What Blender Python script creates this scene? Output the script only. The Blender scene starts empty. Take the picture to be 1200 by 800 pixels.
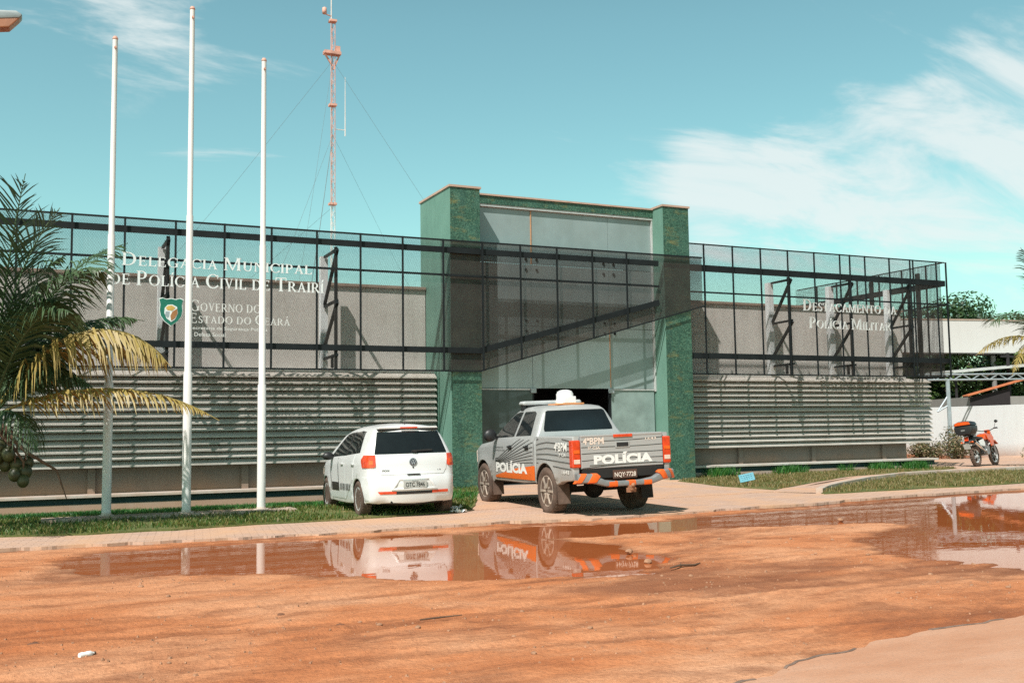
import bpy, bmesh, math, random
from mathutils import Vector, Matrix, noise, Euler
from mathutils.bvhtree import BVHTree
random.seed(7)
S = bpy.context.scene
COL = S.collection
R = math.radians
U = random.uniform

# ------------------------------------------------------------------ materials
def new_mat(name):
    m = bpy.data.materials.new(name); m.use_nodes = True
    nt = m.node_tree; nt.nodes.clear()
    out = nt.nodes.new('ShaderNodeOutputMaterial')
    b = nt.nodes.new('ShaderNodeBsdfPrincipled')
    nt.links.new(b.outputs[0], out.inputs[0])
    return m, nt, b, out

def c4(c): return (c[0], c[1], c[2], 1)

def coords(nt, scale=(1, 1, 1), world=False):
    if world:
        g = nt.nodes.new('ShaderNodeNewGeometry'); o = g.outputs['Position']
    else:
        g = nt.nodes.new('ShaderNodeTexCoord'); o = g.outputs['Object']
    mp = nt.nodes.new('ShaderNodeMapping'); mp.inputs['Scale'].default_value = scale
    nt.links.new(o, mp.inputs[0])
    return mp.outputs[0]

def noise_tex(nt, vec, scale, detail=6, rough=.6, dist=0):
    n = nt.nodes.new('ShaderNodeTexNoise')
    n.inputs['Scale'].default_value = scale; n.inputs['Detail'].default_value = detail
    n.inputs['Roughness'].default_value = rough; n.inputs['Distortion'].default_value = dist
    nt.links.new(vec, n.inputs['Vector'])
    return n.outputs['Fac']

def ramp(nt, fac, stops):
    r = nt.nodes.new('ShaderNodeValToRGB')
    e = r.color_ramp.elements
    while len(e) < len(stops): e.new(.5)
    for i, (p, c) in enumerate(stops):
        e[i].position = p; e[i].color = c4(c) if len(c) == 3 else c
    nt.links.new(fac, r.inputs[0])
    return r.outputs[0]

def mix(nt, fac, a, b, mode='MIX'):
    m = nt.nodes.new('ShaderNodeMix'); m.data_type = 'RGBA'; m.blend_type = mode
    for i, v in ((0, fac), (6, a), (7, b)):
        if hasattr(v, 'links') or hasattr(v, 'is_linked'): nt.links.new(v, m.inputs[i])
        elif i == 0: m.inputs[0].default_value = v
        else: m.inputs[i].default_value = c4(v)
    return m.outputs[2]

def math_n(nt, op, a, b=None, c=None):
    m = nt.nodes.new('ShaderNodeMath'); m.operation = op
    for i, v in enumerate((a, b, c)):
        if v is None: continue
        if hasattr(v, 'is_linked'): nt.links.new(v, m.inputs[i])
        else: m.inputs[i].default_value = v
    return m.outputs[0]

def bump(nt, b, h, strength=.3, dist=.02):
    n = nt.nodes.new('ShaderNodeBump'); n.inputs['Strength'].default_value = strength
    n.inputs['Distance'].default_value = dist
    nt.links.new(h, n.inputs['Height']); nt.links.new(n.outputs[0], b.inputs['Normal'])

def simple(name, col, rough=.5, metal=0, coat=0, var=.15, vs=6, bmp=0, world=False, spec=None):
    """A base colour with a mottled variation of its own."""
    m, nt, b, out = new_mat(name)
    v = coords(nt, world=world)
    f = noise_tex(nt, v, vs)
    lo = [x * (1 - var) for x in col]; hi = [min(1, x * (1 + var)) for x in col]
    nt.links.new(ramp(nt, f, [(.3, lo), (.7, hi)]), b.inputs['Base Color'])
    b.inputs['Roughness'].default_value = rough; b.inputs['Metallic'].default_value = metal
    b.inputs['Coat Weight'].default_value = coat
    if spec is not None: b.inputs['Specular IOR Level'].default_value = spec
    if bmp: bump(nt, b, noise_tex(nt, v, vs * 8, 4), bmp)
    return m

def stained(name, col, stain, rough=.85, scale=1.2, amount=.5, bmp=.25, streak=True, fine=40):
    m, nt, b, out = new_mat(name)
    v = coords(nt, world=True)
    f = noise_tex(nt, v, scale, 8, .65)
    f2 = noise_tex(nt, coords(nt, (1.6, 1.6, .16), True), 2.2, 6, .7)
    f3 = noise_tex(nt, v, fine, 3, .7)
    base = mix(nt, f3, [x * .82 for x in col], [x * 1.12 for x in col])
    c = mix(nt, math_n(nt, 'MULTIPLY', ramp(nt, f, [(.42, (0, 0, 0)), (.75, (1, 1, 1))]), amount), base, stain)
    if streak:
        c = mix(nt, math_n(nt, 'MULTIPLY', ramp(nt, f2, [(.5, (0, 0, 0)), (.8, (1, 1, 1))]), amount), c, [x * .8 for x in stain])
    sp = nt.nodes.new('ShaderNodeSeparateXYZ'); nt.links.new(v, sp.inputs[0])
    du = nt.nodes.new('ShaderNodeMapRange'); nt.links.new(math_n(nt, 'ADD', sp.outputs[2], math_n(nt, 'MULTIPLY', f, -.9)), du.inputs[0])
    du.inputs[1].default_value = .15; du.inputs[2].default_value = -.5
    c = mix(nt, math_n(nt, 'MULTIPLY', du.outputs[0], .7), c, (.42, .22, .12))
    nt.links.new(c, b.inputs['Base Color'])
    b.inputs['Roughness'].default_value = rough
    bump(nt, b, f3, bmp, .01)
    return m

def car_paint(name, col, dust=(.42, .22, .12), dz=.55, rough=.3, metal=0):
    """Lacquered paint with road dust that lies on the low part of the body."""
    m, nt, b, out = new_mat(name)
    v = coords(nt)
    sep = nt.nodes.new('ShaderNodeSeparateXYZ'); nt.links.new(v, sep.inputs[0])
    n1 = noise_tex(nt, v, 5, 8, .65)
    n1 = math_n(nt, 'MULTIPLY', n1, math_n(nt, 'ADD', .55, noise_tex(nt, v, 60, 3, .7)))
    lowz = nt.nodes.new('ShaderNodeMapRange'); nt.links.new(sep.outputs[2], lowz.inputs[0])
    lowz.inputs[1].default_value = dz; lowz.inputs[2].default_value = .15
    d = math_n(nt, 'MULTIPLY', lowz.outputs[0], math_n(nt, 'MULTIPLY', n1, 1.1))
    d = math_n(nt, 'ADD', d, math_n(nt, 'MULTIPLY', n1, .05))
    nt.links.new(mix(nt, d, col, dust), b.inputs['Base Color'])
    r = nt.nodes.new('ShaderNodeMapRange'); nt.links.new(d, r.inputs[0])
    r.inputs[3].default_value = rough; r.inputs[4].default_value = .8
    nt.links.new(r.outputs[0], b.inputs['Roughness'])
    b.inputs['Metallic'].default_value = metal
    b.inputs['Coat Weight'].default_value = .35; b.inputs['Coat Roughness'].default_value = .08
    return m

M = {}
M['roughcast'] = stained('roughcast', (.61, .57, .54), (.42, .38, .345), .92, .6, .6, .6)
M['white_wall'] = stained('white_wall', (.74, .75, .77), (.62, .59, .57), .85, .35, .22, .15)
M['white_paint'] = stained('white_paint', (.78, .78, .77), (.55, .5, .45), .6, 1.5, .25, .1)
M['coping'] = stained('coping', (.34, .25, .20), (.2, .15, .12), .85, 2, .5)
M['clay_cap'] = stained('clay_cap', (.52, .36, .29), (.3, .22, .18), .85, 2, .5)
M['concrete'] = stained('concrete', (.46, .45, .43), (.28, .26, .24), .9, 1.5, .5)
M['plinth'] = stained('plinth', (.40, .39, .38), (.26, .24, .22), .9, 1, .5)
M['ledge'] = stained('ledge', (.60, .60, .59), (.40, .37, .33), .8, 1.5, .4)
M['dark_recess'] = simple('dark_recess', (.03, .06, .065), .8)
M['lower_wall'] = stained('lower_wall', (.19, .165, .145), (.12, .105, .09), .9, .8, .4, .3)  # brown concrete, with the shade under the louvers darkened into its colour
M['louver'] = stained('louver', (.53, .485, .45), (.34, .285, .24), .55, 1.3, .55, .05, True, 15)
M['steel_dark'] = simple('steel_dark', (.008, .011, .013), .6, 0, 0, .3, 4, 0, False, .3)
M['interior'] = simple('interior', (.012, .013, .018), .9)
M['letters_dull'] = simple('letters_dull', (.55, .56, .56), .5, 0, 0, .12)
M['letters'] = simple('letters', (.78, .80, .81), .35, 0, 0, .05)
M['small_letters'] = simple('small_letters', (.66, .65, .64), .4, 0, 0, .05)
M['rubber'] = simple('rubber', (.03, .025, .022), .85, 0, 0, .3, 9, .2)
M['dusty_rubber'] = simple('dusty_rubber', (.10, .065, .05), .92, 0, 0, .45, 6, .2)
M['black_plastic'] = simple('black_plastic', (.02, .02, .022), .45)
M['chassis'] = simple('chassis', (.018, .015, .014), .8)
M['glass_dark'] = simple('glass_dark', (.012, .016, .018), .04, 0, .3, .1)
M['alloy'] = simple('alloy', (.66, .66, .67), .35, .3, 0, .1)
M['steel_rim'] = simple('steel_rim', (.50, .42, .36), .5, .35, 0, .3, 8)
M['chrome'] = simple('chrome', (.7, .7, .7), .15, 1)
M['galvanised'] = simple('galvanised', (.36, .41, .44), .45, .3)
M['red_lamp'] = simple('red_lamp', (.66, .06, .015), .12, 0, .6, .25, 14)
M['amber_lamp'] = simple('amber_lamp', (.78, .13, .015), .12, 0, .6, .2, 14)
M['clear_lamp'] = simple('clear_lamp', (.75, .6, .5), .1, 0, .6, .1)
M['orange_paint'] = car_paint('orange_paint', (.86, .15, .012), (.40, .16, .07), .8, .35)
M['white_car'] = car_paint('white_car', (.70, .715, .73), (.52, .38, .28), .30, .25)
M['grey_truck'] = car_paint('grey_truck', (.42, .43, .435), (.36, .26, .20), .95, .34, .15)
M['dark_car'] = car_paint('dark_car', (.02, .024, .02), (.3, .22, .1), .5)
M['decal_white'] = simple('decal_white', (.82, .82, .80), .4, 0, 0, .04)
M['decal_pink'] = simple('decal_pink', (.80, .68, .60), .4, 0, 0, .08)
M['decal_black'] = simple('decal_black', (.02, .02, .02), .4)
M['plate_grey'] = simple('plate_grey', (.46, .47, .46), .4, .2)
M['plate_brown'] = simple('plate_brown', (.10, .05, .035), .6)
M['shell_green'] = simple('shell_green', (.012, .16, .11), .4)
M['shell_gold'] = simple('shell_gold', (.65, .40, .10), .4)
M['shell_brown'] = simple('shell_brown', (.36, .16, .06), .4)
M['bark'] = simple('bark', (.16, .12, .09), .95, 0, 0, .4, 10, .5)
M['mast_red'] = simple('mast_red', (.64, .34, .27), .6, 0, 0, .25, 3)
M['mast_white'] = simple('mast_white', (.78, .70, .66), .6, 0, 0, .15, 3)
M['wire'] = simple('wire', (.16, .21, .23), .5)
M['lamp_body'] = simple('lamp_body', (.22, .27, .29), .5)
M['lamp_lens'] = simple('lamp_lens', (.30, .12, .06), .4)
M['cyan_sign'] = simple('cyan_sign', (.17, .42, .52), .5)
M['tile_orange'] = simple('tile_orange', (.50, .15, .06), .8, 0, 0, .3, 5)
M['dark_wall'] = simple('dark_wall', (.022, .018, .02), .95)
M['grey_wall'] = stained('grey_wall', (.27, .26, .25), (.18, .17, .16), .9, .8, .4)
M['fascia'] = stained('fascia', (.52, .50, .49), (.5, .47, .45), .7, .4, .25, .05)
M['moto_orange'] = simple('moto_orange', (.70, .09, .01), .25, 0, .5, .08)
M['engine'] = simple('engine', (.32, .32, .33), .4, .6, 0, .3, 12)
M['plastic_white'] = simple('plastic_white', (.82, .82, .82), .35)
M['stone'] = simple('stone', (.38, .20, .12), .9, 0, 0, .3, 8, .4)
M['wood'] = simple('wood', (.12, .07, .045), .9, 0, 0, .3, 12)
M['coconut'] = simple('coconut', (.045, .05, .018), .5, 0, 0, .5, 5)

def mosaic():
    m, nt, b, out = new_mat('mosaic')
    v = coords(nt, world=True)
    vo = nt.nodes.new('ShaderNodeTexVoronoi'); vo.inputs['Scale'].default_value = 34
    nt.links.new(v, vo.inputs['Vector'])
    tile = ramp(nt, vo.outputs['Color'], [(.1, (.020, .055, .034)), (.5, (.032, .100, .068)), (.9, (.085, .17, .115))])
    vh = coords(nt, (1, 1, 2.6), True)
    f = noise_tex(nt, vh, 2.4, 5, .7)
    c = mix(nt, ramp(nt, f, [(.55, (0, 0, 0)), (.72, (.65, .65, .65))]), tile, (.22, .19, .06))
    f2 = noise_tex(nt, coords(nt, (1.5, 1.5, .2), True), 2.0, 6, .65)
    c = mix(nt, ramp(nt, f2, [(.48, (0, 0, 0)), (.75, (.7, .7, .7))]), c, (.014, .048, .045))
    f3 = noise_tex(nt, v, 1.1, 6, .65)
    c = mix(nt, ramp(nt, f3, [(.5, (0, 0, 0)), (.8, (.45, .45, .45))]), c, (.09, .23, .185))
    nt.links.new(c, b.inputs['Base Color']); b.inputs['Roughness'].default_value = .45
    bump(nt, b, vo.outputs['Distance'], .5, .01)
    return m
M['mosaic'] = mosaic()

M['pillar_side'] = stained('pillar_side', (.15, .29, .235), (.085, .19, .15), .6, 1.0, .6, .15)
def facade_panel():
    m, nt, b, out = new_mat('facade_panel')
    f = noise_tex(nt, coords(nt, (1, 1, .25), True), 1.6, 7, .65)
    f2 = noise_tex(nt, coords(nt, world=True), .7, 5, .6)
    c = mix(nt, f, (.19, .255, .26), (.32, .39, .395))
    c = mix(nt, ramp(nt, f2, [(.45, (0, 0, 0)), (.75, (.6, .6, .6))]), c, (.19, .225, .215))
    nt.links.new(c, b.inputs['Base Color'])
    nt.links.new(ramp(nt, f2, [(.3, (.14,) * 3), (.7, (.30,) * 3)]), b.inputs['Roughness'])
    b.inputs['Specular IOR Level'].default_value = .6
    return m
M['facade_panel'] = facade_panel()
M['panel_lower'] = simple('panel_lower', (.22, .29, .28), .3, 0, 0, .2, 2.5, 0, True)
M['panel_dark'] = simple('panel_dark', (.055, .075, .08), .2, 0, 0, .4, 2.0, 0, True)
M['rust_joint'] = simple('rust_joint', (.50, .27, .15), .8)
M['alu'] = simple('alu', (.55, .56, .56), .4, .2)

def mesh_mat(name, cover_bias):
    """Expanded metal sheet: solid strands and diamond holes at real size."""
    m, nt, b, out = new_mat(name)
    v = coords(nt, world=True)
    sep = nt.nodes.new('ShaderNodeSeparateXYZ'); nt.links.new(v, sep.inputs[0])
    h = math_n(nt, 'ADD', sep.outputs[0], sep.outputs[1])
    k = math.pi / .052
    a = math_n(nt, 'SINE', math_n(nt, 'MULTIPLY', math_n(nt, 'ADD', h, math_n(nt, 'MULTIPLY', sep.outputs[2], 1.7)), k))
    c = math_n(nt, 'SINE', math_n(nt, 'MULTIPLY', math_n(nt, 'SUBTRACT', h, math_n(nt, 'MULTIPLY', sep.outputs[2], 1.7)), k))
    mn = math_n(nt, 'MINIMUM', math_n(nt, 'ABSOLUTE', a), math_n(nt, 'ABSOLUTE', c))
    strand = math_n(nt, 'LESS_THAN', mn, cover_bias)
    tr = nt.nodes.new('ShaderNodeBsdfTransparent')
    mx = nt.nodes.new('ShaderNodeMixShader')
    nt.links.new(strand, mx.inputs[0]); nt.links.new(tr.outputs[0], mx.inputs[1]); nt.links.new(b.outputs[0], mx.inputs[2])
    nt.links.new(mx.outputs[0], out.inputs[0])
    f = noise_tex(nt, v, 1.3, 5)
    nt.links.new(ramp(nt, f, [(.3, (.024, .020, .018)), (.7, (.05, .041, .036))]), b.inputs['Base Color'])
    b.inputs['Roughness'].default_value = .6
    return m
M['mesh_open'] = mesh_mat('mesh_open', .33)
M['mesh_dense'] = mesh_mat('mesh_dense', .62)

def ground_mat():
    m, nt, b, out = new_mat('dirt')
    v = coords(nt, world=True)
    ve = coords(nt, (.6, 1.15, 1), True)
    big = noise_tex(nt, ve, .55, 8, .62, .6)
    mid = noise_tex(nt, ve, 2.2, 8, .68, .4)
    fin = noise_tex(nt, v, 26, 5, .7)
    c = ramp(nt, big, [(.32, (.44, .145, .058)), (.45, (.56, .215, .096)), (.57, (.62, .285, .150)), (.72, (.67, .365, .225))])
    c = mix(nt, ramp(nt, mid, [(.36, (.55, .55, .55)), (.50, (0, 0, 0))]), c, (.24, .088, .045))
    damp = noise_tex(nt, coords(nt, (.5, .9, 1), True), .42, 7, .7, .8)
    c = mix(nt, ramp(nt, damp, [(.52, (0, 0, 0)), (.62, (.75, .75, .75))]), c, (.22, .080, .042))
    c = mix(nt, ramp(nt, fin, [(.30, (.5, .5, .5)), (.52, (0, 0, 0))]), c, (.27, .11, .06))
    vo = nt.nodes.new('ShaderNodeTexVoronoi'); vo.inputs['Scale'].default_value = 14; nt.links.new(v, vo.inputs['Vector'])
    peb = ramp(nt, vo.outputs['Distance'], [(.03, (.5, .5, .5)), (.08, (0, 0, 0))])
    c = mix(nt, peb, c, (.62, .40, .28))
    # wet, darker rim where the ground lies low beside the water
    sep = nt.nodes.new('ShaderNodeSeparateXYZ'); nt.links.new(v, sep.inputs[0])
    wet = nt.nodes.new('ShaderNodeMapRange'); nt.links.new(math_n(nt, 'ADD', sep.outputs[2], math_n(nt, 'MULTIPLY', fin, .008)), wet.inputs[0])
    wet.inputs[1].default_value = .006; wet.inputs[2].default_value = -.012
    c = mix(nt, math_n(nt, 'MULTIPLY', wet.outputs[0], .8), c, (.17, .058, .028))
    nt.links.new(c, b.inputs['Base Color'])
    b.inputs['Roughness'].default_value = .95
    b.inputs['Specular IOR Level'].default_value = .15
    hh = math_n(nt, 'ADD', math_n(nt, 'MULTIPLY', mid, 1.0), math_n(nt, 'MULTIPLY', fin, .35))
    bump(nt, b, hh, .9, .06)
    return m
M['dirt'] = ground_mat()

def road_mat():
    m, nt, b, out = new_mat('dusty_road')
    v = coords(nt, world=True)
    ve = coords(nt, (.5, 1.5, 1), True)
    f = noise_tex(nt, ve, 1.1, 9, .66); g = noise_tex(nt, v, 60, 3, .7)
    c = ramp(nt, f, [(.3, (.44, .205, .118)), (.5, (.52, .275, .175)), (.7, (.56, .335, .235))])
    c = mix(nt, ramp(nt, g, [(.3, (.5,) * 3), (.5, (0, 0, 0))]), c, (.30, .20, .15))
    nt.links.new(c, b.inputs['Base Color']); b.inputs['Roughness'].default_value = .95
    b.inputs['Specular IOR Level'].default_value = .2
    bump(nt, b, g, .5, .01)
    return m
M['road'] = road_mat()

def paver_mat(name, c1, c2, dirt, amt):
    m, nt, b, out = new_mat(name)
    v = coords(nt, world=True)
    mp = nt.nodes.new('ShaderNodeMapping'); mp.inputs['Rotation'].default_value = (0, 0, R(8)); nt.links.new(v, mp.inputs[0])
    br = nt.nodes.new('ShaderNodeTexBrick'); br.inputs['Scale'].default_value = 1
    br.inputs['Brick Width'].default_value = .22; br.inputs['Row Height'].default_value = .11; br.inputs['Mortar Size'].default_value = .008
    br.inputs['Color1'].default_value = c4(c1); br.inputs['Color2'].default_value = c4(c2); br.inputs['Mortar'].default_value = c4([x * .55 for x in c1])
    nt.links.new(mp.outputs[0], br.inputs['Vector'])
    f = noise_tex(nt, v, .9, 8, .65, .5)
    c = mix(nt, ramp(nt, f, [(.42, (0, 0, 0)), (.66, (.95, .95, .95))]), br.outputs['Color'], dirt)
    g = noise_tex(nt, v, 30, 4, .7)
    c = mix(nt, ramp(nt, g, [(.35, (.35,) * 3), (.55, (0, 0, 0))]), c, [x * .6 for x in dirt])
    nt.links.new(c, b.inputs['Base Color']); b.inputs['Roughness'].default_value = .92
    b.inputs['Specular IOR Level'].default_value = .2
    bump(nt, b, br.outputs['Fac'], -.3, .01)
    return m
M['paver'] = paver_mat('paver', (.58, .40, .32), (.50, .34, .27), (.60, .36, .23), .8)

def lawn_mat():
    m, nt, b, out = new_mat('lawn_soil')
    v = coords(nt, world=True)
    f = noise_tex(nt, v, 1.1, 8, .65); g = noise_tex(nt, v, 22, 4, .7)
    c = ramp(nt, f, [(.34, (.07, .10, .022)), (.55, (.15, .15, .045)), (.75, (.33, .22, .10))])
    c = mix(nt, ramp(nt, g, [(.35, (.6,) * 3), (.6, (0, 0, 0))]), c, (.05, .075, .016))
    nt.links.new(c, b.inputs['Base Color']); b.inputs['Roughness'].default_value = .95
    bump(nt, b, g, .8, .03)
    return m
M['lawn'] = lawn_mat()

def leaf_mat(name, cols, trans=.25, rough=.5):
    m, nt, b, out = new_mat(name)
    oi = nt.nodes.new('ShaderNodeNewGeometry')
    c = ramp(nt, oi.outputs['Random Per Island'], [(i / max(1, len(cols) - 1), k) for i, k in enumerate(cols)])
    nt.links.new(c, b.inputs['Base Color']); b.inputs['Roughness'].default_value = rough
    t = nt.nodes.new('ShaderNodeBsdfTranslucent'); nt.links.new(c, t.inputs[0])
    mx = nt.nodes.new('ShaderNodeMixShader'); mx.inputs[0].default_value = trans
    nt.links.new(b.outputs[0], mx.inputs[1]); nt.links.new(t.outputs[0], mx.inputs[2]); nt.links.new(mx.outputs[0], out.inputs[0])
    return m
M['grass'] = leaf_mat('grass', [(.045, .12, .018), (.08, .15, .025), (.16, .17, .04), (.25, .20, .07)], .3)
M['grass_lush'] = leaf_mat('grass_lush', [(.02, .12, .022), (.04, .17, .03), (.08, .20, .03)], .3)
M['grass_dry'] = leaf_mat('grass_dry', [(.10, .13, .03), (.18, .17, .05), (.30, .22, .09), (.34, .24, .12)], .3)
M['frond_green'] = leaf_mat('frond_green', [(.008, .042, .024), (.015, .065, .032), (.032, .10, .042)], .25, .35)
M['frond_gold'] = leaf_mat('frond_gold', [(.10, .13, .025), (.17, .18, .04), (.27, .21, .055)], .3, .4)
M['frond_olive'] = leaf_mat('frond_olive', [(.012, .045, .016), (.03, .065, .022), (.07, .085, .028)], .25, .45)
M['frond_dry'] = leaf_mat('frond_dry', [(.20, .13, .06), (.30, .19, .09), (.14, .12, .04)], .2)
M['rachis'] = simple('rachis', (.30, .22, .06), .5)
M['rachis_green'] = simple('rachis_green', (.05, .09, .035), .5)
M['leaf_dark'] = leaf_mat('leaf_dark', [(.012, .045, .018), (.03, .075, .025), (.055, .11, .035)], .2)
M['leaf_mid'] = leaf_mat('leaf_mid', [(.03, .07, .02), (.06, .11, .03), (.10, .15, .04)], .2)
M['leaf_dry'] = leaf_mat('leaf_dry', [(.05, .075, .025), (.10, .11, .04), (.22, .17, .09), (.30, .22, .14)], .2)

def water_mat():
    m, nt, b, out = new_mat('muddy_water')
    v = coords(nt, (1, 1.6, 1), True)
    f = noise_tex(nt, v, .8, 4, .5)
    nt.links.new(mix(nt, f, (.36, .090, .028), (.47, .135, .045)), b.inputs['Base Color'])
    b.inputs['Roughness'].default_value = .015; b.inputs['IOR'].default_value = 1.33
    n = nt.nodes.new('ShaderNodeBump'); n.inputs['Strength'].default_value = .035; n.inputs['Distance'].default_value = .02
    nt.links.new(noise_tex(nt, v, 3.0, 3, .5), n.inputs['Height']); nt.links.new(n.outputs[0], b.inputs['Normal'])
    return m
M['water'] = water_mat()

# ------------------------------------------------------------------ mesh builder
class MB:
    def __init__(s): s.v = []; s.f = []; s.m = []; s.mi = 0
    def add(s, vs, fs):
        o = len(s.v); s.v += [tuple(v) for v in vs]
        for f in fs: s.f.append(tuple(i + o for i in f)); s.m.append(s.mi)
        return s
    def box(s, a, b):
        x0, y0, z0 = a; x1, y1, z1 = b
        return s.add([(x0, y0, z0), (x1, y0, z0), (x1, y1, z0), (x0, y1, z0), (x0, y0, z1), (x1, y0, z1), (x1, y1, z1), (x0, y1, z1)],
                     [(0, 3, 2, 1), (4, 5, 6, 7), (0, 1, 5, 4), (1, 2, 6, 5), (2, 3, 7, 6), (3, 0, 4, 7)])
    def cbox(s, c, d, M_=None):
        a = [(x * d[0] / 2, y * d[1] / 2, z * d[2] / 2) for z in (-1, 1) for x, y in ((-1, -1), (1, -1), (1, 1), (-1, 1))]
        vs = [((M_ @ Vector(q)) if M_ else Vector(q)) + Vector(c) for q in a]
        return s.add(vs, [(0, 3, 2, 1), (4, 5, 6, 7), (0, 1, 5, 4), (1, 2, 6, 5), (2, 3, 7, 6), (3, 0, 4, 7)])
    def bar(s, p, q, w, h=None):
        """rectangular bar from p to q"""
        p, q = Vector(p), Vector(q); h = h or w; d = (q - p); L = d.length
        z = d.normalized(); up = Vector((0, 0, 1)) if abs(z.z) < .95 else Vector((0, 1, 0))
        x = up.cross(z).normalized(); y = z.cross(x)
        vs = []
        for t in (p, q):
            for a, b in ((-1, -1), (1, -1), (1, 1), (-1, 1)): vs.append(t + x * a * w / 2 + y * b * h / 2)
        return s.add(vs, [(0, 3, 2, 1), (4, 5, 6, 7), (0, 1, 5, 4), (1, 2, 6, 5), (2, 3, 7, 6), (3, 0, 4, 7)])
    def tube(s, pts, r, n=8, cap=True):
        pts = [Vector(p) for p in pts]; rs = r if isinstance(r, (list, tuple)) else [r] * len(pts)
        vs = []; fs = []
        x = None
        for i, p in enumerate(pts):
            t = (pts[min(i + 1, len(pts) - 1)] - pts[max(i - 1, 0)]).normalized()
            if x is None:
                up = Vector((0, 0, 1)) if abs(t.z) < .9 else Vector((1, 0, 0)); x = up.cross(t).normalized()
            else: x = (x - t * x.dot(t)).normalized()
            y = t.cross(x)
            for k in range(n):
                a = 2 * math.pi * k / n; vs.append(p + (x * math.cos(a) + y * math.sin(a)) * rs[i])
        for i in range(len(pts) - 1):
            for k in range(n): fs.append((i * n + k, i * n + (k + 1) % n, (i + 1) * n + (k + 1) % n, (i + 1) * n + k))
        if cap: fs += [tuple(range(n - 1, -1, -1)), tuple(range((len(pts) - 1) * n, len(pts) * n))]
        return s.add(vs, fs)
    def lathe(s, prof, c, axis='z', n=24):
        """prof: (radius, along) pairs"""
        vs = []; fs = []
        for r, h in prof:
            for k in range(n):
                a = 2 * math.pi * k / n; u, w = r * math.cos(a), r * math.sin(a)
                q = {'z': (u, w, h), 'x': (h, u, w), 'y': (w, h, u)}[axis]
                vs.append((q[0] + c[0], q[1] + c[1], q[2] + c[2]))
        for i in range(len(prof) - 1):
            for k in range(n): fs.append((i * n + k, i * n + (k + 1) % n, (i + 1) * n + (k + 1) % n, (i + 1) * n + k))
        if prof[0][0] > 1e-6: fs.append(tuple(range(n - 1, -1, -1)))
        if prof[-1][0] > 1e-6: fs.append(tuple(range((len(prof) - 1) * n, len(prof) * n)))
        return s.add(vs, fs)
    def prism(s, poly, fn, d0, d1):
        """2D polygon; fn(u,v,d)->point"""
        n = len(poly)
        vs = [fn(u, v, d0) for u, v in poly] + [fn(u, v, d1) for u, v in poly]
        return s.add(vs, [tuple(range(n - 1, -1, -1)), tuple(range(n, 2 * n))] + [(i, (i + 1) % n, (i + 1) % n + n, i + n) for i in range(n)])
    def ball(s, c, r, n=12, m=8):
        r = r if isinstance(r, (tuple, list)) else (r,) * 3
        vs = []; fs = []
        for i in range(m + 1):
            t = math.pi * i / m
            for k in range(n):
                a = 2 * math.pi * k / n
                vs.append((c[0] + r[0] * math.sin(t) * math.cos(a), c[1] + r[1] * math.sin(t) * math.sin(a), c[2] + r[2] * math.cos(t)))
        for i in range(m):
            for k in range(n): fs.append((i * n + k, (i + 1) * n + k, (i + 1) * n + (k + 1) % n, i * n + (k + 1) % n))
        return s.add(vs, fs)
    def build(s, name, mats, parent=None, smooth=None, bevel=0, world=False):
        me = bpy.data.meshes.new(name); me.from_pydata(s.v, [], s.f)
        bm = bmesh.new(); bm.from_mesh(me)
        bmesh.ops.remove_doubles(bm, verts=bm.verts, dist=1e-5)
        bmesh.ops.dissolve_degenerate(bm, edges=bm.edges, dist=1e-6)
        if len(bm.faces) == len(s.m):
            for f, k in zip(bm.faces, s.m): f.material_index = k
        if bevel:
            es = [e for e in bm.edges if len(e.link_faces) == 2 and e.calc_face_angle(0) > R(40)]
            bmesh.ops.bevel(bm, geom=es, offset=bevel, segments=2, affect='EDGES', profile=.6)
        bmesh.ops.recalc_face_normals(bm, faces=bm.faces)
        bm.to_mesh(me); bm.free()
        return link(name, me, mats, parent, smooth, world)

def link(name, me, mats, parent=None, smooth=None, world=False):
    for m in (mats if isinstance(mats, (list, tuple)) else [mats]): me.materials.append(M[m] if isinstance(m, str) else m)
    o = bpy.data.objects.new(name, me); COL.objects.link(o)
    if parent is not None:
        o.parent = parent
        if world:
            q = parent; L = Vector((0, 0, 0))
            while q: L += q.location; q = q.parent
            o.location = -L
    if smooth:
        for p in me.polygons: p.use_smooth = True
        if smooth is not True: me.set_sharp_from_angle(angle=R(smooth))
    return o

def tag(o, label=None, cat=None, group=None, kind=None):
    if label: o['label'] = label
    if cat: o['category'] = cat
    if group: o['group'] = group
    if kind: o['kind'] = kind
    return o

def empty(name, loc=(0, 0, 0), rot=(0, 0, 0), scale=1, parent=None):
    o = bpy.data.objects.new(name, None); COL.objects.link(o)
    o.location = loc; o.rotation_euler = rot; o.scale = (scale,) * 3
    if parent: o.parent = parent
    o.empty_display_size = .2
    return o

# ------------------------------------------------------------------ lettering
def text_data(body, bold=0.0, size=1.0, spacing=1.0):
    cu = bpy.data.curves.new('t', 'FONT'); cu.body = body; cu.size = size; cu.offset = bold; cu.space_character = spacing
    cu.resolution_u = 3
    o = bpy.data.objects.new('t', cu); COL.objects.link(o)
    dg = bpy.context.evaluated_depsgraph_get(); dg.update()
    me = bpy.data.meshes.new_from_object(o.evaluated_get(dg))
    vs = [(v.co.x, v.co.y) for v in me.vertices]; fs = [tuple(p.vertices) for p in me.polygons]
    bpy.data.objects.remove(o); bpy.data.curves.remove(cu); bpy.data.meshes.remove(me)
    x0 = min(v[0] for v in vs); x1 = max(v[0] for v in vs); y0 = min(v[1] for v in vs); y1 = max(v[1] for v in vs)
    return [((a - x0) / (x1 - x0), (b - y0) / (y1 - y0)) for a, b in vs], fs

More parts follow.
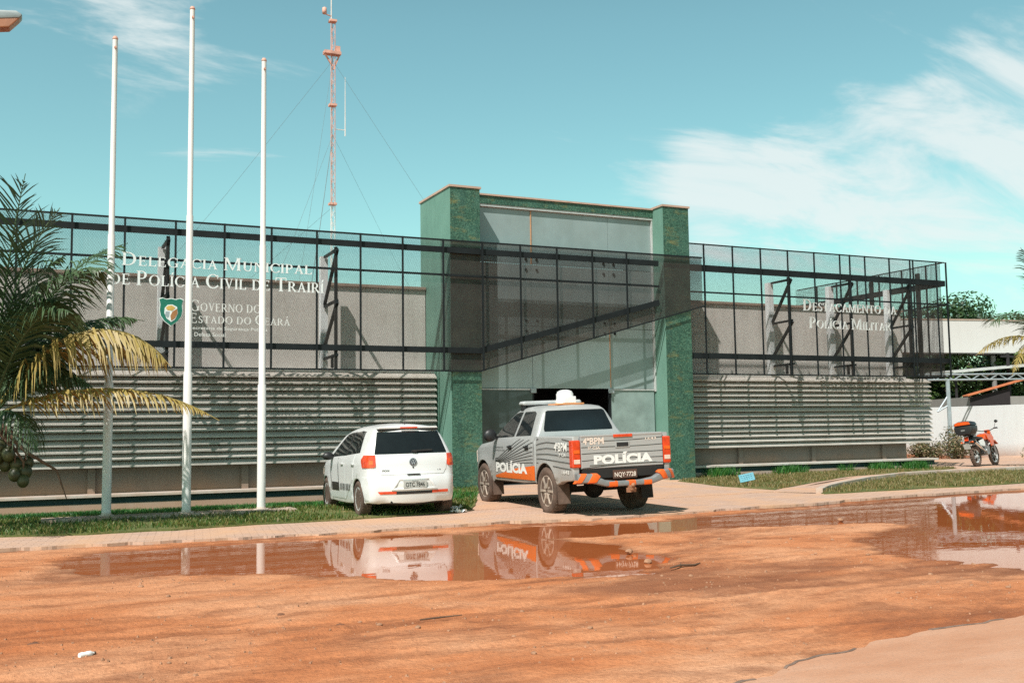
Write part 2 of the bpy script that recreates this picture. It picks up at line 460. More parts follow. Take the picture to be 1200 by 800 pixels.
def arc(cx, cy, rx, ry, ix, iy, a0, a1, n=9):
    o = [(cx + rx * math.cos(R(a0 + (a1 - a0) * i / n)), cy + ry * math.sin(R(a0 + (a1 - a0) * i / n))) for i in range(n + 1)]
    q = [(cx + ix * math.cos(R(a0 + (a1 - a0) * i / n)), cy + iy * math.sin(R(a0 + (a1 - a0) * i / n))) for i in range(n + 1)]
    return [[o[i], o[i + 1], q[i + 1], q[i]] for i in range(n)]
def rc(a, b, c, d): return [[(a, b), (c, b), (c, d), (a, d)]]
def stem(x, w=.14, y0=0, y1=1, sl=.07, sb=True, st=True):
    r = rc(x, y0, x + w, y1)
    if sb: r += rc(x - sl, y0, x + w + sl, y0 + .05)
    if st: r += rc(x - sl, y1 - .05, x + w + sl, y1)
    return r
def glyph(ch):
    """roman capitals, cap height 1: (width, convex pieces)"""
    if ch == 'I': return .30, stem(.08)
    if ch == 'L': return .64, stem(.08) + rc(.2, 0, .6, .06) + [[(.52, .05), (.6, .05), (.62, .26), (.58, .26)]]
    if ch == 'E': return .66, stem(.08) + rc(.2, 0, .6, .06) + rc(.2, .94, .58, 1) + rc(.2, .48, .48, .54) + [[(.54, .05), (.6, .05), (.63, .24), (.6, .24)], [(.53, .95), (.53, .8), (.57, .8), (.58, .95)]] + rc(.44, .41, .48, .61)
    if ch == 'D': return .84, stem(.08) + rc(.2, 0, .36, .06) + rc(.2, .94, .36, 1) + arc(.34, .5, .46, .5, .31, .44, -90, 90)
    if ch == 'P': return .66, stem(.08) + rc(.2, .94, .32, 1) + rc(.2, .44, .32, .5) + arc(.32, .72, .30, .28, .16, .22, -90, 90)
    if ch == 'R': return .76, glyph('P')[1] + [[(.30, .46), (.44, .46), (.76, .02), (.60, 0)], [(.58, 0), (.78, 0), (.78, .05), (.6, .05)]]
    if ch == 'O': return .92, arc(.46, .5, .44, .52, .29, .46, 0, 360, 20)
    if ch == 'C': return .80, arc(.46, .5, .44, .52, .29, .46, 45, 318, 15) + [[(.73, .70), (.78, .70), (.79, .96), (.75, .96)], [(.72, .2), (.77, .1), (.8, .16), (.76, .26)]]
    if ch == 'G': return .86, arc(.46, .5, .44, .52, .29, .46, 45, 300, 15) + [[(.73, .70), (.78, .70), (.79, .96), (.75, .96)]] + rc(.65, .04, .79, .42) + rc(.57, .38, .86, .43)
    if ch == 'A': return .82, [[(.10, 0), (.16, 0), (.44, .86), (.40, 1)], [(.60, 0), (.76, 0), (.44, 1.0), (.37, .96)]] + rc(.25, .32, .58, .38) + rc(.02, 0, .25, .05) + rc(.54, 0, .84, .05)
    if ch == 'V': return .80, [[(.06, 1), (.22, 1), (.46, .16), (.40, 0)], [(.62, 1), (.68, 1), (.42, 0), (.40, .1)]] + rc(-.02, .95, .3, 1) + rc(.54, .95, .78, 1)
    if ch == 'N': return .88, stem(.10, .07) + stem(.72, .07, sb=False) + [[(.08, 1), (.24, 1), (.79, .06), (.79, -.02), (.70, -.02)]]
    if ch == 'M': return 1.06, stem(.10, .07) + stem(.84, .14) + [[(.08, 1), (.24, 1), (.56, .1), (.50, .02)], [(.84, 1), (.94, 1), (.56, .02), (.50, .02)]]
    if ch == 'U': return .84, stem(.10, .14, .3, 1, sb=False) + stem(.66, .07, .3, 1, sb=False) + arc(.415, .32, .315, .34, .195, .26, 180, 360)
    if ch == 'T': return .74, stem(.30, .14, st=False) + rc(.02, .94, .72, 1) + [[(.02, .95), (.07, .95), (.05, .74), (.01, .74)], [(.67, .95), (.72, .95), (.73, .74), (.69, .74)]]
    if ch == 'S': return .58, arc(.29, .745, .22, .27, .10, .205, 30, 250, 10) + arc(.29, .255, .25, .27, .11, .205, -150, 70, 10) + [[(.19, .66), (.12, .56), (.40, .36), (.50, .42)]] + rc(.44, .74, .48, .96) + rc(.07, .02, .11, .28)
    return .3, []
def roman_line(mb, s, x0, x1, z0, cap, fn, depth, small=.74):
    """words in capitals and small capitals; '^' marks a full-height letter, "'" after a letter an acute"""
    items = []; x = 0; i = 0
    while i < len(s):
        ch = s[i]
        if ch == ' ': x += .30; i += 1; continue
        k = small
        if ch == '^': k = 1.0; i += 1; ch = s[i]
        w, ps = glyph(ch)
        items.append((x, k, ps))
        if i + 1 < len(s) and s[i + 1] == "'":
            items.append((x, k, [[(w / 2 - .05, 1.1), (w / 2 + .03, 1.1), (w / 2 + .16, 1.32), (w / 2 + .02, 1.32)]])); i += 1
        x += (w + .09) * k; i += 1
    sc = (x1 - x0) / x
    j = 0
    for (gx, k, ps) in items:
        for p in ps:
            j += 1
            mb.prism([(x0 + (gx + u * k) * sc, z0 + v * k * cap) for u, v in p], fn, 0, depth + (j % 7) * .0007)

# ------------------------------------------------------------------ camera, sun, sky
def setup():
    cam = bpy.data.cameras.new('camera'); co = bpy.data.objects.new('camera', cam); COL.objects.link(co)
    yaw, pit, rol = 0.4380288718922924, 0.08490852345161494, -0.014072799679401593
    v = Vector((math.sin(yaw) * math.cos(pit), math.cos(yaw) * math.cos(pit), math.sin(pit)))
    r = Vector((math.cos(yaw), -math.sin(yaw), 0)); u = r.cross(v)
    r2 = r * math.cos(rol) + u * math.sin(rol); u2 = -r * math.sin(rol) + u * math.cos(rol)
    mt = Matrix((r2, u2, -v)).transposed().to_4x4(); mt.translation = (0, 0, 1.5)
    co.matrix_world = mt
    cam.sensor_width = 36; cam.lens = 36 * 1205.17 / 1200; cam.clip_end = 3000; cam.clip_start = .1
    S.camera = co
    to_sun = Vector((-1, -.80, 1.6)).normalized()
    L = bpy.data.lights.new('sun', 'SUN'); L.energy = 5.0; L.angle = R(.53); L.color = (1, .955, .88)
    lo = bpy.data.objects.new('sun', L); COL.objects.link(lo)
    lo.rotation_euler = to_sun.to_track_quat('Z', 'Y').to_euler(); lo.location = to_sun * 60
    w = bpy.data.worlds.new('World'); S.world = w; w.use_nodes = True
    nt = w.node_tree; nt.nodes.clear()
    out = nt.nodes.new('ShaderNodeOutputWorld'); bg = nt.nodes.new('ShaderNodeBackground')
    sky = nt.nodes.new('ShaderNodeTexSky'); sky.sky_type = 'NISHITA'; sky.sun_disc = False
    sky.sun_elevation = math.asin(to_sun.z); sky.sun_rotation = math.atan2(to_sun.x, to_sun.y)
    sky.air_density = 1.0; sky.dust_density = 1.2; sky.ozone_density = 1.0
    tint = mix(nt, 1.0, sky.outputs[0], (.90, 1.24, .90), 'MULTIPLY')
    tc = nt.nodes.new('ShaderNodeTexCoord')
    nrm = nt.nodes.new('ShaderNodeVectorMath'); nrm.operation = 'NORMALIZE'; nt.links.new(tc.outputs['Generated'], nrm.inputs[0])
    D = nrm.outputs[0]
    def blob(az, el, rad, k):
        d = (math.sin(R(az)) * math.cos(R(el)), math.cos(R(az)) * math.cos(R(el)), math.sin(R(el)))
        dp = nt.nodes.new('ShaderNodeVectorMath'); dp.operation = 'DOT_PRODUCT'; dp.inputs[1].default_value = d; nt.links.new(D, dp.inputs[0])
        mr = nt.nodes.new('ShaderNodeMapRange'); mr.interpolation_type = 'SMOOTHSTEP'; nt.links.new(dp.outputs['Value'], mr.inputs[0])
        mr.inputs[1].default_value = math.cos(R(rad)); mr.inputs[2].default_value = 1; mr.inputs[3].default_value = 0; mr.inputs[4].default_value = k
        return mr.outputs[0]
    acc = None
    for b_ in CLOUDS:
        o = blob(*b_); acc = o if acc is None else math_n(nt, 'ADD', acc, o)
    acc = math_n(nt, 'MINIMUM', acc, .62)
    # bright low sky, deep overhead
    sp0 = nt.nodes.new('ShaderNodeSeparateXYZ'); nt.links.new(D, sp0.inputs[0])
    el = nt.nodes.new('ShaderNodeMapRange'); el.interpolation_type = 'SMOOTHSTEP'; nt.links.new(sp0.outputs[2], el.inputs[0])
    el.inputs[1].default_value = .36; el.inputs[2].default_value = .70; el.inputs[3].default_value = 1.42; el.inputs[4].default_value = .32
    sc_ = nt.nodes.new('ShaderNodeVectorMath'); sc_.operation = 'SCALE'; nt.links.new(tint, sc_.inputs[0]); nt.links.new(el.outputs[0], sc_.inputs['Scale'])
    tint = sc_.outputs[0]
    # wisps: noise on a high flat layer, drawn out along the wind
    sep = nt.nodes.new('ShaderNodeSeparateXYZ'); nt.links.new(D, sep.inputs[0])
    den = math_n(nt, 'ADD', math_n(nt, 'MAXIMUM', sep.outputs[2], 0), .22)
    cx = math_n(nt, 'DIVIDE', sep.outputs[0], den); cy = math_n(nt, 'DIVIDE', sep.outputs[1], den)
    cmb = nt.nodes.new('ShaderNodeCombineXYZ'); nt.links.new(cx, cmb.inputs[0]); nt.links.new(cy, cmb.inputs[1])
    mp = nt.nodes.new('ShaderNodeMapping'); mp.inputs['Rotation'].default_value = (0, 0, R(-35)); mp.inputs['Scale'].default_value = (.75, 1.7, 1)
    nt.links.new(cmb.outputs[0], mp.inputs[0])
    n1 = noise_tex(nt, mp.outputs[0], 2.6, 11, .62, .7)
    n2 = noise_tex(nt, mp.outputs[0], .7, 4, .5, .2)
    dens = math_n(nt, 'ADD', math_n(nt, 'ADD', math_n(nt, 'MULTIPLY', n1, 1.6), math_n(nt, 'MULTIPLY', n2, .35)), acc)
    mr = nt.nodes.new('ShaderNodeMapRange'); mr.interpolation_type = 'SMOOTHSTEP'; nt.links.new(dens, mr.inputs[0])
    mr.inputs[1].default_value = 1.20; mr.inputs[2].default_value = 1.68; mr.inputs[4].default_value = .80
    col = mix(nt, mr.outputs[0], tint, CLOUD_COL)
    nt.links.new(col, bg.inputs[0]); bg.inputs[1].default_value = .10
    nt.links.new(bg.outputs[0], out.inputs[0])
    S.view_settings.view_transform = 'Standard'; S.view_settings.look = 'None'; S.view_settings.gamma = 1
    S.view_settings.exposure = EXPOSURE; S.view_settings.use_curve_mapping = False
    S.cycles.max_bounces = 8; S.cycles.transparent_max_bounces = 24
    S.cycles.use_denoising = False
CLOUDS = [(34, 12.5, 5.5, .36), (38.5, 13.2, 6, .40), (44, 13, 7, .40), (49, 13, 8, .42), (52, 16.0, 6, .30), (55, 11, 8, .30), (42.5, 18.6, 3, .18), (2, 23, 9, .34), (8, 19, 7, .16), (24, 27, 5, .12)]
CLOUD_COL = (7.4, 7.9, 7.8)
EXPOSURE = .22
setup()

# ------------------------------------------------------------------ ground, road, pavements, water
PUD_A = [(.36, 13.56), (.98, 14.30), (2.28, 14.42), (3.91, 14.42), (5.26, 14.25), (6.1, 13.4), (6.47, 12.54), (6.7, 11.56), (6.58, 10.23), (6.08, 9.59), (5.72, 9.35), (4.76, 9.43), (3.99, 9.82), (3.26, 10.67), (2.5, 11.28), (1.43, 11.92), (.6, 12.57)]
PUD_B = [(6.04, 14.05), (7.5, 14.6), (8.4, 14.25), (8.96, 14.0), (10.34, 14.45), (12.88, 14.75), (15.45, 15.15), (19.01, 15.35), (24, 15.3), (20, 11), (9.85, 6.8), (9.40, 7.75), (9.12, 8.6), (9.32, 9.6), (10.05, 10.5), (12.2, 11.6), (11.53, 12.3), (9.71, 12.72), (8.14, 12.85), (7.12, 12.8), (6.37, 13.12)]
def sdf(poly, x, y):
    d = 1e9; ins = False; n = len(poly); j = n - 1
    for i in range(n):
        ax, ay = poly[i]; bx, by = poly[j]
        ex, ey = bx - ax, by - ay; wx, wy = x - ax, y - ay
        t = max(0, min(1, (wx * ex + wy * ey) / (ex * ex + ey * ey)))
        dx, dy = wx - ex * t, wy - ey * t; d = min(d, dx * dx + dy * dy)
        if (ay > y) != (by > y) and x < (bx - ax) * (y - ay) / (by - ay) + ax: ins = not ins
        j = i
    d = math.sqrt(d)
    return -d if ins else d
def ground_z(x, y):
    z = .016 * noise.noise(Vector((x * .5, y * 1.1, 3))) + .008 * noise.noise(Vector((x * 1.7, y * 3.2, 9))) + .004 * noise.noise(Vector((x * 6, y * 7, 2)))
    if -4 < x < 16 and 3 < y < 16:
        z += .012 * noise.noise(Vector((x * 2.6, y * 5.5, 21))) + .007 * noise.noise(Vector((x * 9, y * 11, 4))) + .005 * max(0, noise.noise(Vector((x * 15, y * 17, 14))))
        cl = noise.noise(Vector((x * 5.5, y * 6.5, 44))); z += .020 * max(0, cl - .18) * (1 if y < 9.5 else .4)
        for k, (y0, sl, ph) in enumerate(((7.6, .10, 0), (9.0, .10, 1), (6.5, -.06, 2), (8.1, -.06, 3))):
            yy = y0 + sl * (x - 4) + .35 * math.sin(x * .35 + ph); dd = (y - yy) / .11
            if abs(dd) < 3: z += (-.026 * math.exp(-dd * dd) + .019 * math.exp(-((abs(dd) - 1.5) / .5) ** 2)) * (.5 + .7 * abs(noise.noise(Vector((x * .7, k * 5, 1)))))
    z = max(z, -.012) + .006
    ye = 4.2 + .36 * (x - 1.5) if x < 3.77 else (5.02 + .32 * (x - 3.77) if x < 5.1 else 5.45 + .11 * (x - 5.1))
    ye += .22 * noise.noise(Vector((x * 1.6, 3, y)))
    if y < ye + .1: t = min(1, (ye + .1 - y) / .55); z -= .036 * t * t * (3 - 2 * t)
    if -1 < x < 26 and 6 < y < 16.5:
        w = .16 * noise.noise(Vector((x * 1.3, y * 1.3, 0))) + .07 * noise.noise(Vector((x * 4, y * 5, 5)))
        d = min(sdf(PUD_A, x, y), sdf(PUD_B, x, y)) + w
        if d < .45:
            t = max(0, min(1, (.45 - d) / .9)); t = t * t * (3 - 2 * t)
            z -= .062 * t
    if y > 14.8: z -= .02 * min(1, (y - 14.8) / .4)
    if y > 18 and x < 9.5 and y < 60: z -= .45 * min(1, (y - 18) / 3) * min(1, (9.5 - x) / 1.5)
    return z
def frange(a, b, s):
    r = []; x = a
    while x < b - 1e-6: r.append(x); x += s
    return r
gx = [-400, -150, -60, -25, -12, -6, -4] + frange(-3, 14, .075) + frange(14, 26, .2) + [27, 30, 36, 46, 60, 90, 160, 400]
gy = [-300, -60, -15, -4, 0, 2] + frange(3, 9, .05) + frange(9, 15.6, .075) + [16, 17, 19, 22, 26, 32, 40, 55, 80, 150, 400, 900]
gv = [(x, y, ground_z(x, y)) for y in gy for x in gx]
nx = len(gx)
gf = [(j * nx + i, j * nx + i + 1, (j + 1) * nx + i + 1, (j + 1) * nx + i) for j in range(len(gy) - 1) for i in range(nx - 1)]
me = bpy.data.meshes.new('ground'); me.from_pydata(gv, [], gf)
tag(link('ground', me, 'dirt', smooth=True), kind='structure')

def sheet(name, poly, z, mat, thick=.0, kind='structure', step=None):
    """flat sheet with thickness; z may be a function"""
    bm = bmesh.new()
    zf = z if callable(z) else (lambda x, y: z)
    vs = [bm.verts.new((x, y, 0)) for x, y in poly]
    f = bm.faces.new(vs)
    if step:
        xs = [p[0] for p in poly]; ys = [p[1] for p in poly]
        for c in frange(min(xs), max(xs), step)[1:]: bmesh.ops.bisect_plane(bm, geom=bm.verts[:] + bm.edges[:] + bm.faces[:], plane_co=(c, 0, 0), plane_no=(1, 0, 0))
        for c in frange(min(ys), max(ys), step)[1:]: bmesh.ops.bisect_plane(bm, geom=bm.verts[:] + bm.edges[:] + bm.faces[:], plane_co=(0, c, 0), plane_no=(0, 1, 0))
    bmesh.ops.triangulate(bm, faces=bm.faces[:])
    for v in bm.verts: v.co.z = zf(v.co.x, v.co.y)
    if thick:
        r = bmesh.ops.extrude_face_region(bm, geom=bm.faces[:])
        for e in r['geom']:
            if isinstance(e, bmesh.types.BMVert): e.co.z -= thick
    bmesh.ops.recalc_face_normals(bm, faces=bm.faces[:])
    me = bpy.data.meshes.new(name); bm.to_mesh(me); bm.free()
    me.validate()
    o = link(name, me, mat)
    if not thick and me.polygons and me.polygons[0].normal.z < 0: me.flip_normals()
    if kind: o['kind'] = kind
    return o
def grow(poly, d):
    n = len(poly); out = []
    cx = sum(p[0] for p in poly) / n
    area = sum(poly[i][0] * poly[(i + 1) % n][1] - poly[(i + 1) % n][0] * poly[i][1] for i in range(n))
    sg = 1 if area > 0 else -1
    for i in range(n):
        a, b, c = poly[i - 1], poly[i], poly[(i + 1) % n]
        n1 = Vector((b[1] - a[1], a[0] - b[0])).normalized(); n2 = Vector((c[1] - b[1], b[0] - c[0])).normalized()
        q = (n1 + n2); q = q.normalized() if q.length > .1 else n1
        out.append((b[0] + sg * q.x * d, b[1] + sg * q.y * d))
    return out
sheet('puddle', grow(PUD_A, .4), -.0145, 'water')
sheet('puddle', grow(PUD_B, .4), -.0155, 'water')
def jag(pts, amp, n=5, seed=0):
    out = []
    for i in range(len(pts) - 1):
        a, b = Vector(pts[i]), Vector(pts[i + 1])
        for k in range(n):
            t = k / n; p = a.lerp(b, t); s = (b - a).normalized(); nn = Vector((-s.y, s.x))
            p += nn * amp * (noise.noise(Vector((p.x * 3, p.y * 3, seed))) + .5 * noise.noise(Vector((p.x * 11, p.y * 11, seed))))
            out.append((p.x, p.y))
    out.append(pts[-1]); return out
sw_lo = jag([(-14, 15.2), (-.9, 15.25), (1.25, 15.1), (2.9, 14.92), (4.1, 14.85), (5.5, 14.95), (7.0, 15.1), (8.3, 14.75), (10.0, 14.85), (11.4, 15.15), (13.4, 15.35), (16.3, 15.95), (19.9, 16.1), (40, 16.0)], .16, 8)
sheet('sidewalk', sw_lo + [(40, 17.3), (21.8, 17.35), (19.9, 17.2), (17.7, 17.2), (15.4, 17.2), (14.9, 18.2), (14.5, 18.4), (9.0, 17.75), (7.2, 17.5), (6.4, 17.2), (4.7, 16.8), (3.3, 16.82), (2, 16.6), (.8, 16.62), (-.36, 16.95), (-14, 17.2)], .036, 'paver', .05)
sheet('driveway', [(7.15, 17.4), (9, 17.7), (14.5, 18.35), (15.2, 18.3), (17.9, 20.3), (20.9, 22.2), (26, 23.6), (23, 24.2), (16.9, 23.9), (16.2, 24.9), (10.2, 24.9), (10.1, 23.6), (9.3, 21.9), (8.2, 19.4)], .044, 'paver', .06)
LAWN_L = [(-14, 17.1), (-.36, 16.85), (.8, 16.55), (2, 16.53), (3.3, 16.75), (4.7, 16.72), (6.4, 17.15), (7.3, 17.5), (8.25, 19.4), (9.35, 21.9), (10.15, 23.7), (10.15, 24.6), (-14, 24.9)]
def lawn_z(x, y): return .062 - .30 * max(0, min(1, (y - 19.5) / 4.5)) * max(0, min(1, (9.5 - x) / 2))
LAWN_R = [(15.3, 18.75), (17.8, 20.4), (20.8, 22.3), (25.1, 23.5), (26.9, 24.0), (26.9, 24.85), (16.85, 24.6), (16.85, 23.9), (15.75, 23.3), (15.2, 20.5)]
LAWN_K = [(15.25, 17.05), (17.7, 17.15), (19.9, 17.15), (21.8, 17.3), (40, 17.3), (40, 21.9), (27.5, 21.95), (23.7, 21.7), (22.1, 21.45), (19.7, 20.3), (17.35, 18.85), (15.4, 17.4)]
sheet('lawn', jag(LAWN_L + [LAWN_L[0]], .1, 4, 2)[:-1], lawn_z, 'lawn', .1, step=1)
sheet('lawn', jag(LAWN_R + [LAWN_R[0]], .08, 4, 2)[:-1], .056, 'lawn', .1)
sheet('lawn', jag(LAWN_K + [LAWN_K[0]], .08, 4, 2)[:-1], .0565, 'lawn', .1)
sheet('path', [(14.9, 18.35), (18.1, 20.2), (20.9, 22.15), (25.2, 23.4), (27, 23.95), (27.1, 30), (60, 34), (60, 20.8), (40, 22.0), (27.4, 22.1), (23.7, 21.9), (22.1, 21.6), (19.7, 20.45), (17.4, 19.0), (15.45, 17.45)], .05, 'paver', .06)
# white kerb along the path
kp = [(15.33, 17.34), (16.3, 18.2), (17.35, 18.95), (19.69, 20.42), (22.08, 21.58), (23.67, 21.86), (27.49, 22.08), (40, 22.0)]
kb = MB()
for i in range(len(kp) - 1):
    a, b = Vector((*kp[i], .085)), Vector((*kp[i + 1], .085)); kb.bar(a, b, .15, .13)
tag(kb.build('kerb', stained('kerb_paint', (.60, .59, .57), (.42, .33, .26), .9, 2, .6, .3), bevel=.012), kind='structure')
road_edge = jag([(-14, 2.6), (1.5, 4.2), (3.77, 5.02), (4.36, 5.26), (5.1, 5.45), (5.82, 5.56), (7.0, 5.68), (8.4, 5.8), (30, 6.6)], .09, 9, 4)
sheet('road', road_edge + [(30, -3), (-14, -3)], lambda x, y: .010, 'road', .05)
# broken dark lip of the old surfacing
lip = MB()
for i in range(0, len(road_edge) - 1):
    a, b = road_edge[i], road_edge[i + 1]
    if 3.2 < a[0] < 9 and noise.noise(Vector((a[0] * 1.2, 0, 8))) > .02:
        w = .004 + .03 * abs(noise.noise(Vector((a[0] * 6, 1, 1))))
        lip.prism([(a[0], a[1] - .02), (b[0], b[1] - .02), (b[0], b[1] + w), (a[0], a[1] + w)], lambda u, v, d: (u, v, d), -.02, .014)
tag(lip.build('road_edge', simple('old_asphalt', (.20, .13, .10), .95, 0, 0, .4, 9, .4)), kind='structure')

# grass blades
def inside(poly, x, y): return sdf(poly, x, y)
def grass(name, polys, n, mat, hmin, hmax, zf, dens=lambda x, y: 1, box=None):
    vs = []; fs = []; c = 0; tries = 0
    while c < n and tries < n * 12:
        tries += 1
        x, y = U(box[0], box[2]), U(box[1], box[3])
        if U(0, 1) > dens(x, y): continue
        if not any(inside(p, x, y) < -.02 for p in polys): continue
        z = zf(x, y) - .005; h = U(hmin, hmax); a = U(0, 6.283); w = U(.006, .013); lx, ly = U(-.6, .6) * h, U(-.6, .6) * h
        ca, sa = math.cos(a) * w, math.sin(a) * w; k = len(vs)
        vs += [(x - ca, y - sa, z), (x + ca, y + sa, z), (x + lx * .4 + ca * .7, y + ly * .4 + sa * .7, z + h * .6), (x + lx * .4 - ca * .7, y + ly * .4 - sa * .7, z + h * .6), (x + lx, y + ly, z + h)]
        fs += [(k, k + 1, k + 2, k + 3), (k + 3, k + 2, k + 4)]; c += 1
    me = bpy.data.meshes.new(name); me.from_pydata(vs, [], fs)
    return link(name, me, mat)
def clump(x, y): return max(0.06, min(1, .55 + 1.3 * noise.noise(Vector((x * .9, y * .9, 1)))))
tag(grass('grass', [LAWN_L], 46000, 'grass', .03, .09, lawn_z, clump, (-1.6, 16.5, 10.2, 24.7)), 'short trampled green lawn beside the white hatchback and flagpoles', 'grass', kind='stuff')
tag(grass('grass', [LAWN_L], 26000, 'grass_lush', .05, .15, lawn_z, lambda x, y: max(0, min(1, (y - 19.4) / 2)) * clump(x, y), (-1.6, 19.2, 9.2, 24.6)), 'lush green grass growing along the foot of the station wall', 'grass', kind='stuff')
tag(grass('grass', [LAWN_R, LAWN_K], 42000, 'grass_dry', .03, .10, lambda x, y: .057, clump, (15, 17, 34, 24.8)), 'dry yellowish lawn on both sides of the curved white kerb', 'grass', kind='stuff')
def weed_clump(x, y): return max(0, noise.noise(Vector((x * .8, 7, 3)))) * 2
tag(grass('weeds', [[(17.6, 24.3), (26.8, 24.3), (26.8, 24.86), (17.6, 24.86)]], 2600, 'grass_lush', .12, .34, lambda x, y: .05, weed_clump, (17.6, 24.3, 26.8, 24.86)), 'tufts of green weeds at the foot of the low plinth', 'weeds', kind='stuff')

# ------------------------------------------------------------------ the police station
st = empty('police_station', (13, 25.8, 0))
tag(st, 'long grey police station with black mesh screens, louvers and green mosaic entrance pillars', 'building')
def P(mb, name, mat, **k): return mb.build(name, mat, k.pop('parent', st), world=True, **k)
WL = -7.0
w = MB(); w.box((WL, 25.8, -.3), (9.53, 26.1, 5.24)); P(w, 'wall', 'roughcast')
w = MB(); w.box((16.86, 25.8, -.3), (26.62, 26.1, 5.24)); P(w, 'wall', 'roughcast')
w = MB(); w.box((26.32, 26.1, -.3), (26.62, 31.0, 5.24)); w.box((WL, 26.1, -.3), (WL + .3, 31, 5.24)); w.box((WL, 31, -.3), (26.62, 31.3, 5.24)); P(w, 'wall', 'roughcast')
w = MB(); w.box((WL + .3, 26.1, 4.6), (26.3, 31, 4.8)); P(w, 'roof', 'plinth')
for a, b in ((WL, 9.53), (16.86, 26.68)):
    w = MB(); w.box((a, 25.73, 5.24), (b, 26.16, 5.32)); P(w, 'coping', 'coping', bevel=.01)
# lower wall standing forward under the mesh, with its pale sill, and piers
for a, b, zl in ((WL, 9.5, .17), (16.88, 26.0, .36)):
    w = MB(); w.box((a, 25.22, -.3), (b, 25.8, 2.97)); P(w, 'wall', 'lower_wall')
    w = MB(); w.box((a, 25.08, 2.97), (b, 25.8, 3.03)); P(w, 'sill', 'ledge')
for x in (1.2, 4.6, 7.9, 19.2, 22.0, 24.9):
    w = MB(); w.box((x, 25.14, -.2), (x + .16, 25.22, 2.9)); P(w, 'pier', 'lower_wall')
# louvers: sloping blades with a folded lip, one bank each side
def louver(a, b, z0, z1, n, br):
    m = MB()
    for k in range(n):
        z = z1 - (z1 - z0) * k / (n - 1)
        j = U(-.004, .004)
        m.bar((a, 24.915 + j, z), (b, 24.915 + j, z), .032, .026) if 0 else m.box((a, 24.90 + j, z - .034), (b, 24.915 + j, z))
        m.prism([(24.916 + j, z - .006), (24.916 + j, z), (25.06 + j, z + .105), (25.06 + j, z + .098)], lambda u, v, d: (d, u, v), a, b)
    P(m, 'louver', 'louver')
    s = MB()
    for x in br: s.box((x, 25.065, z0 - .05), (x + .06, 25.12, z1 + .12))
    P(s, 'louver_post', 'steel_dark')
louver(WL, 9.50, .80, 2.86, 14, [-4, -1, 2.1, 5.1, 8.1])
louver(16.87, 26.92, .90, 2.86, 14, [17.3, 19.4, 21.5, 23.6, 25.7])
# bench-like ledge, dark recess and plinth
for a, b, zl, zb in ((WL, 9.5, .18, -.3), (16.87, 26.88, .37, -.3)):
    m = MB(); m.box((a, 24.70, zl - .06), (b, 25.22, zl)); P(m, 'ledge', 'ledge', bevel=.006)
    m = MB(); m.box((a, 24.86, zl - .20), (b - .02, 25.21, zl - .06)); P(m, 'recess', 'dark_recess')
    m = MB(); m.box((a, 24.78, zb), (b - .01, 25.2, zl - .20)); P(m, 'plinth', 'plinth')
# entrance: two mosaic pillars, lintel, cladding of large panels, doorway
for a, b in ((9.55, 10.38), (15.97, 16.84)):
    m = MB(); m.box((a, 24.0, -.3), (b, 26.2, 7.68)); o = P(m, 'pillar', ['mosaic', 'pillar_side'], bevel=.012)
    for f in o.data.polygons:
        if f.normal.x < -.9: f.material_index = 1
    m = MB(); m.box((a - .03, 23.97, 7.68), (b + .03, 26.23, 7.735)); P(m, 'cap', 'clay_cap', parent=st)
m = MB(); m.box((10.38, 24.5, 7.44), (15.97, 26.15, 7.655)); P(m, 'lintel', 'mosaic')
m = MB(); m.box((10.39, 24.46, 7.655), (15.96, 26.18, 7.70)); P(m, 'cap', 'clay_cap')
m = MB(); m.box((10.385, 24.52, 7.375), (15.965, 24.62, 7.435)); m.box((15.93, 24.53, 2.5), (15.965, 24.62, 7.374)); P(m, 'panel_frame', 'alu')
zs = [2.57, 4.24, 5.90, 7.37]; xs = [10.385, 12.12, 14.52, 15.925]
for i in range(3):
    for k in range(3):
        m = MB(); m.box((xs[i] + .006, 24.60, zs[k] + .006), (xs[i + 1] - .006, 24.63, zs[k + 1] - .006)); P(m, 'facade_panel', 'facade_panel')
m = MB(); m.box((10.385, 24.60, -.1), (12.10, 24.63, 2.52)); P(m, 'facade_panel', 'panel_dark')
m = MB(); m.box((14.54, 24.60, -.1), (15.925, 24.63, 2.52)); P(m, 'facade_panel', 'panel_lower')
m = MB(); m.box((12.105, 24.58, 5.91), (12.135, 24.607, 7.36)); P(m, 'joint', 'rust_joint')
m = MB(); m.box((14.505, 24.59, 2.6), (14.53, 24.607, 4.2)); P(m, 'joint', 'rust_joint')
for x in (12.12, 14.52):
    for z in (4.24, 5.90):
        m = MB()
        for dx in (-.16, .16):
            for dz in (-.14, .14): m.lathe([(.035, -.03), (.035, .0)], (x + dx, 24.60, z + dz), 'y', 10)
        P(m, 'spider_fitting', 'steel_dark')
m = MB(); m.box((14.60, 24.57, 2.53), (15.92, 24.61, 2.565)); m.box((10.4, 24.57, 2.53), (12.02, 24.61, 2.56)); P(m, 'rail', 'alu')
for x in (12.04, 14.44):
    m = MB(); m.box((x, 24.55, 2.45), (x + .16, 24.6, 2.57)); P(m, 'hinge', 'galvanised', bevel=.005)
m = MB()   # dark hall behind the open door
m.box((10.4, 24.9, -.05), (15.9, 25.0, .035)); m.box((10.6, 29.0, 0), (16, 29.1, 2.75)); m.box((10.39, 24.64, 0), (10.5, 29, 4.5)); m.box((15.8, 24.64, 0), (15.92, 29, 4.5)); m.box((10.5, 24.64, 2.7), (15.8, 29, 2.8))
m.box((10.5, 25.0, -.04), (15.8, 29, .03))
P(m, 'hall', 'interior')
m = MB()
m.box((12.105, 24.62, .0), (12.16, 24.70, 2.56)); m.box((14.48, 24.62, .0), (14.535, 24.70, 2.56)); P(m, 'door_frame', 'steel_dark')

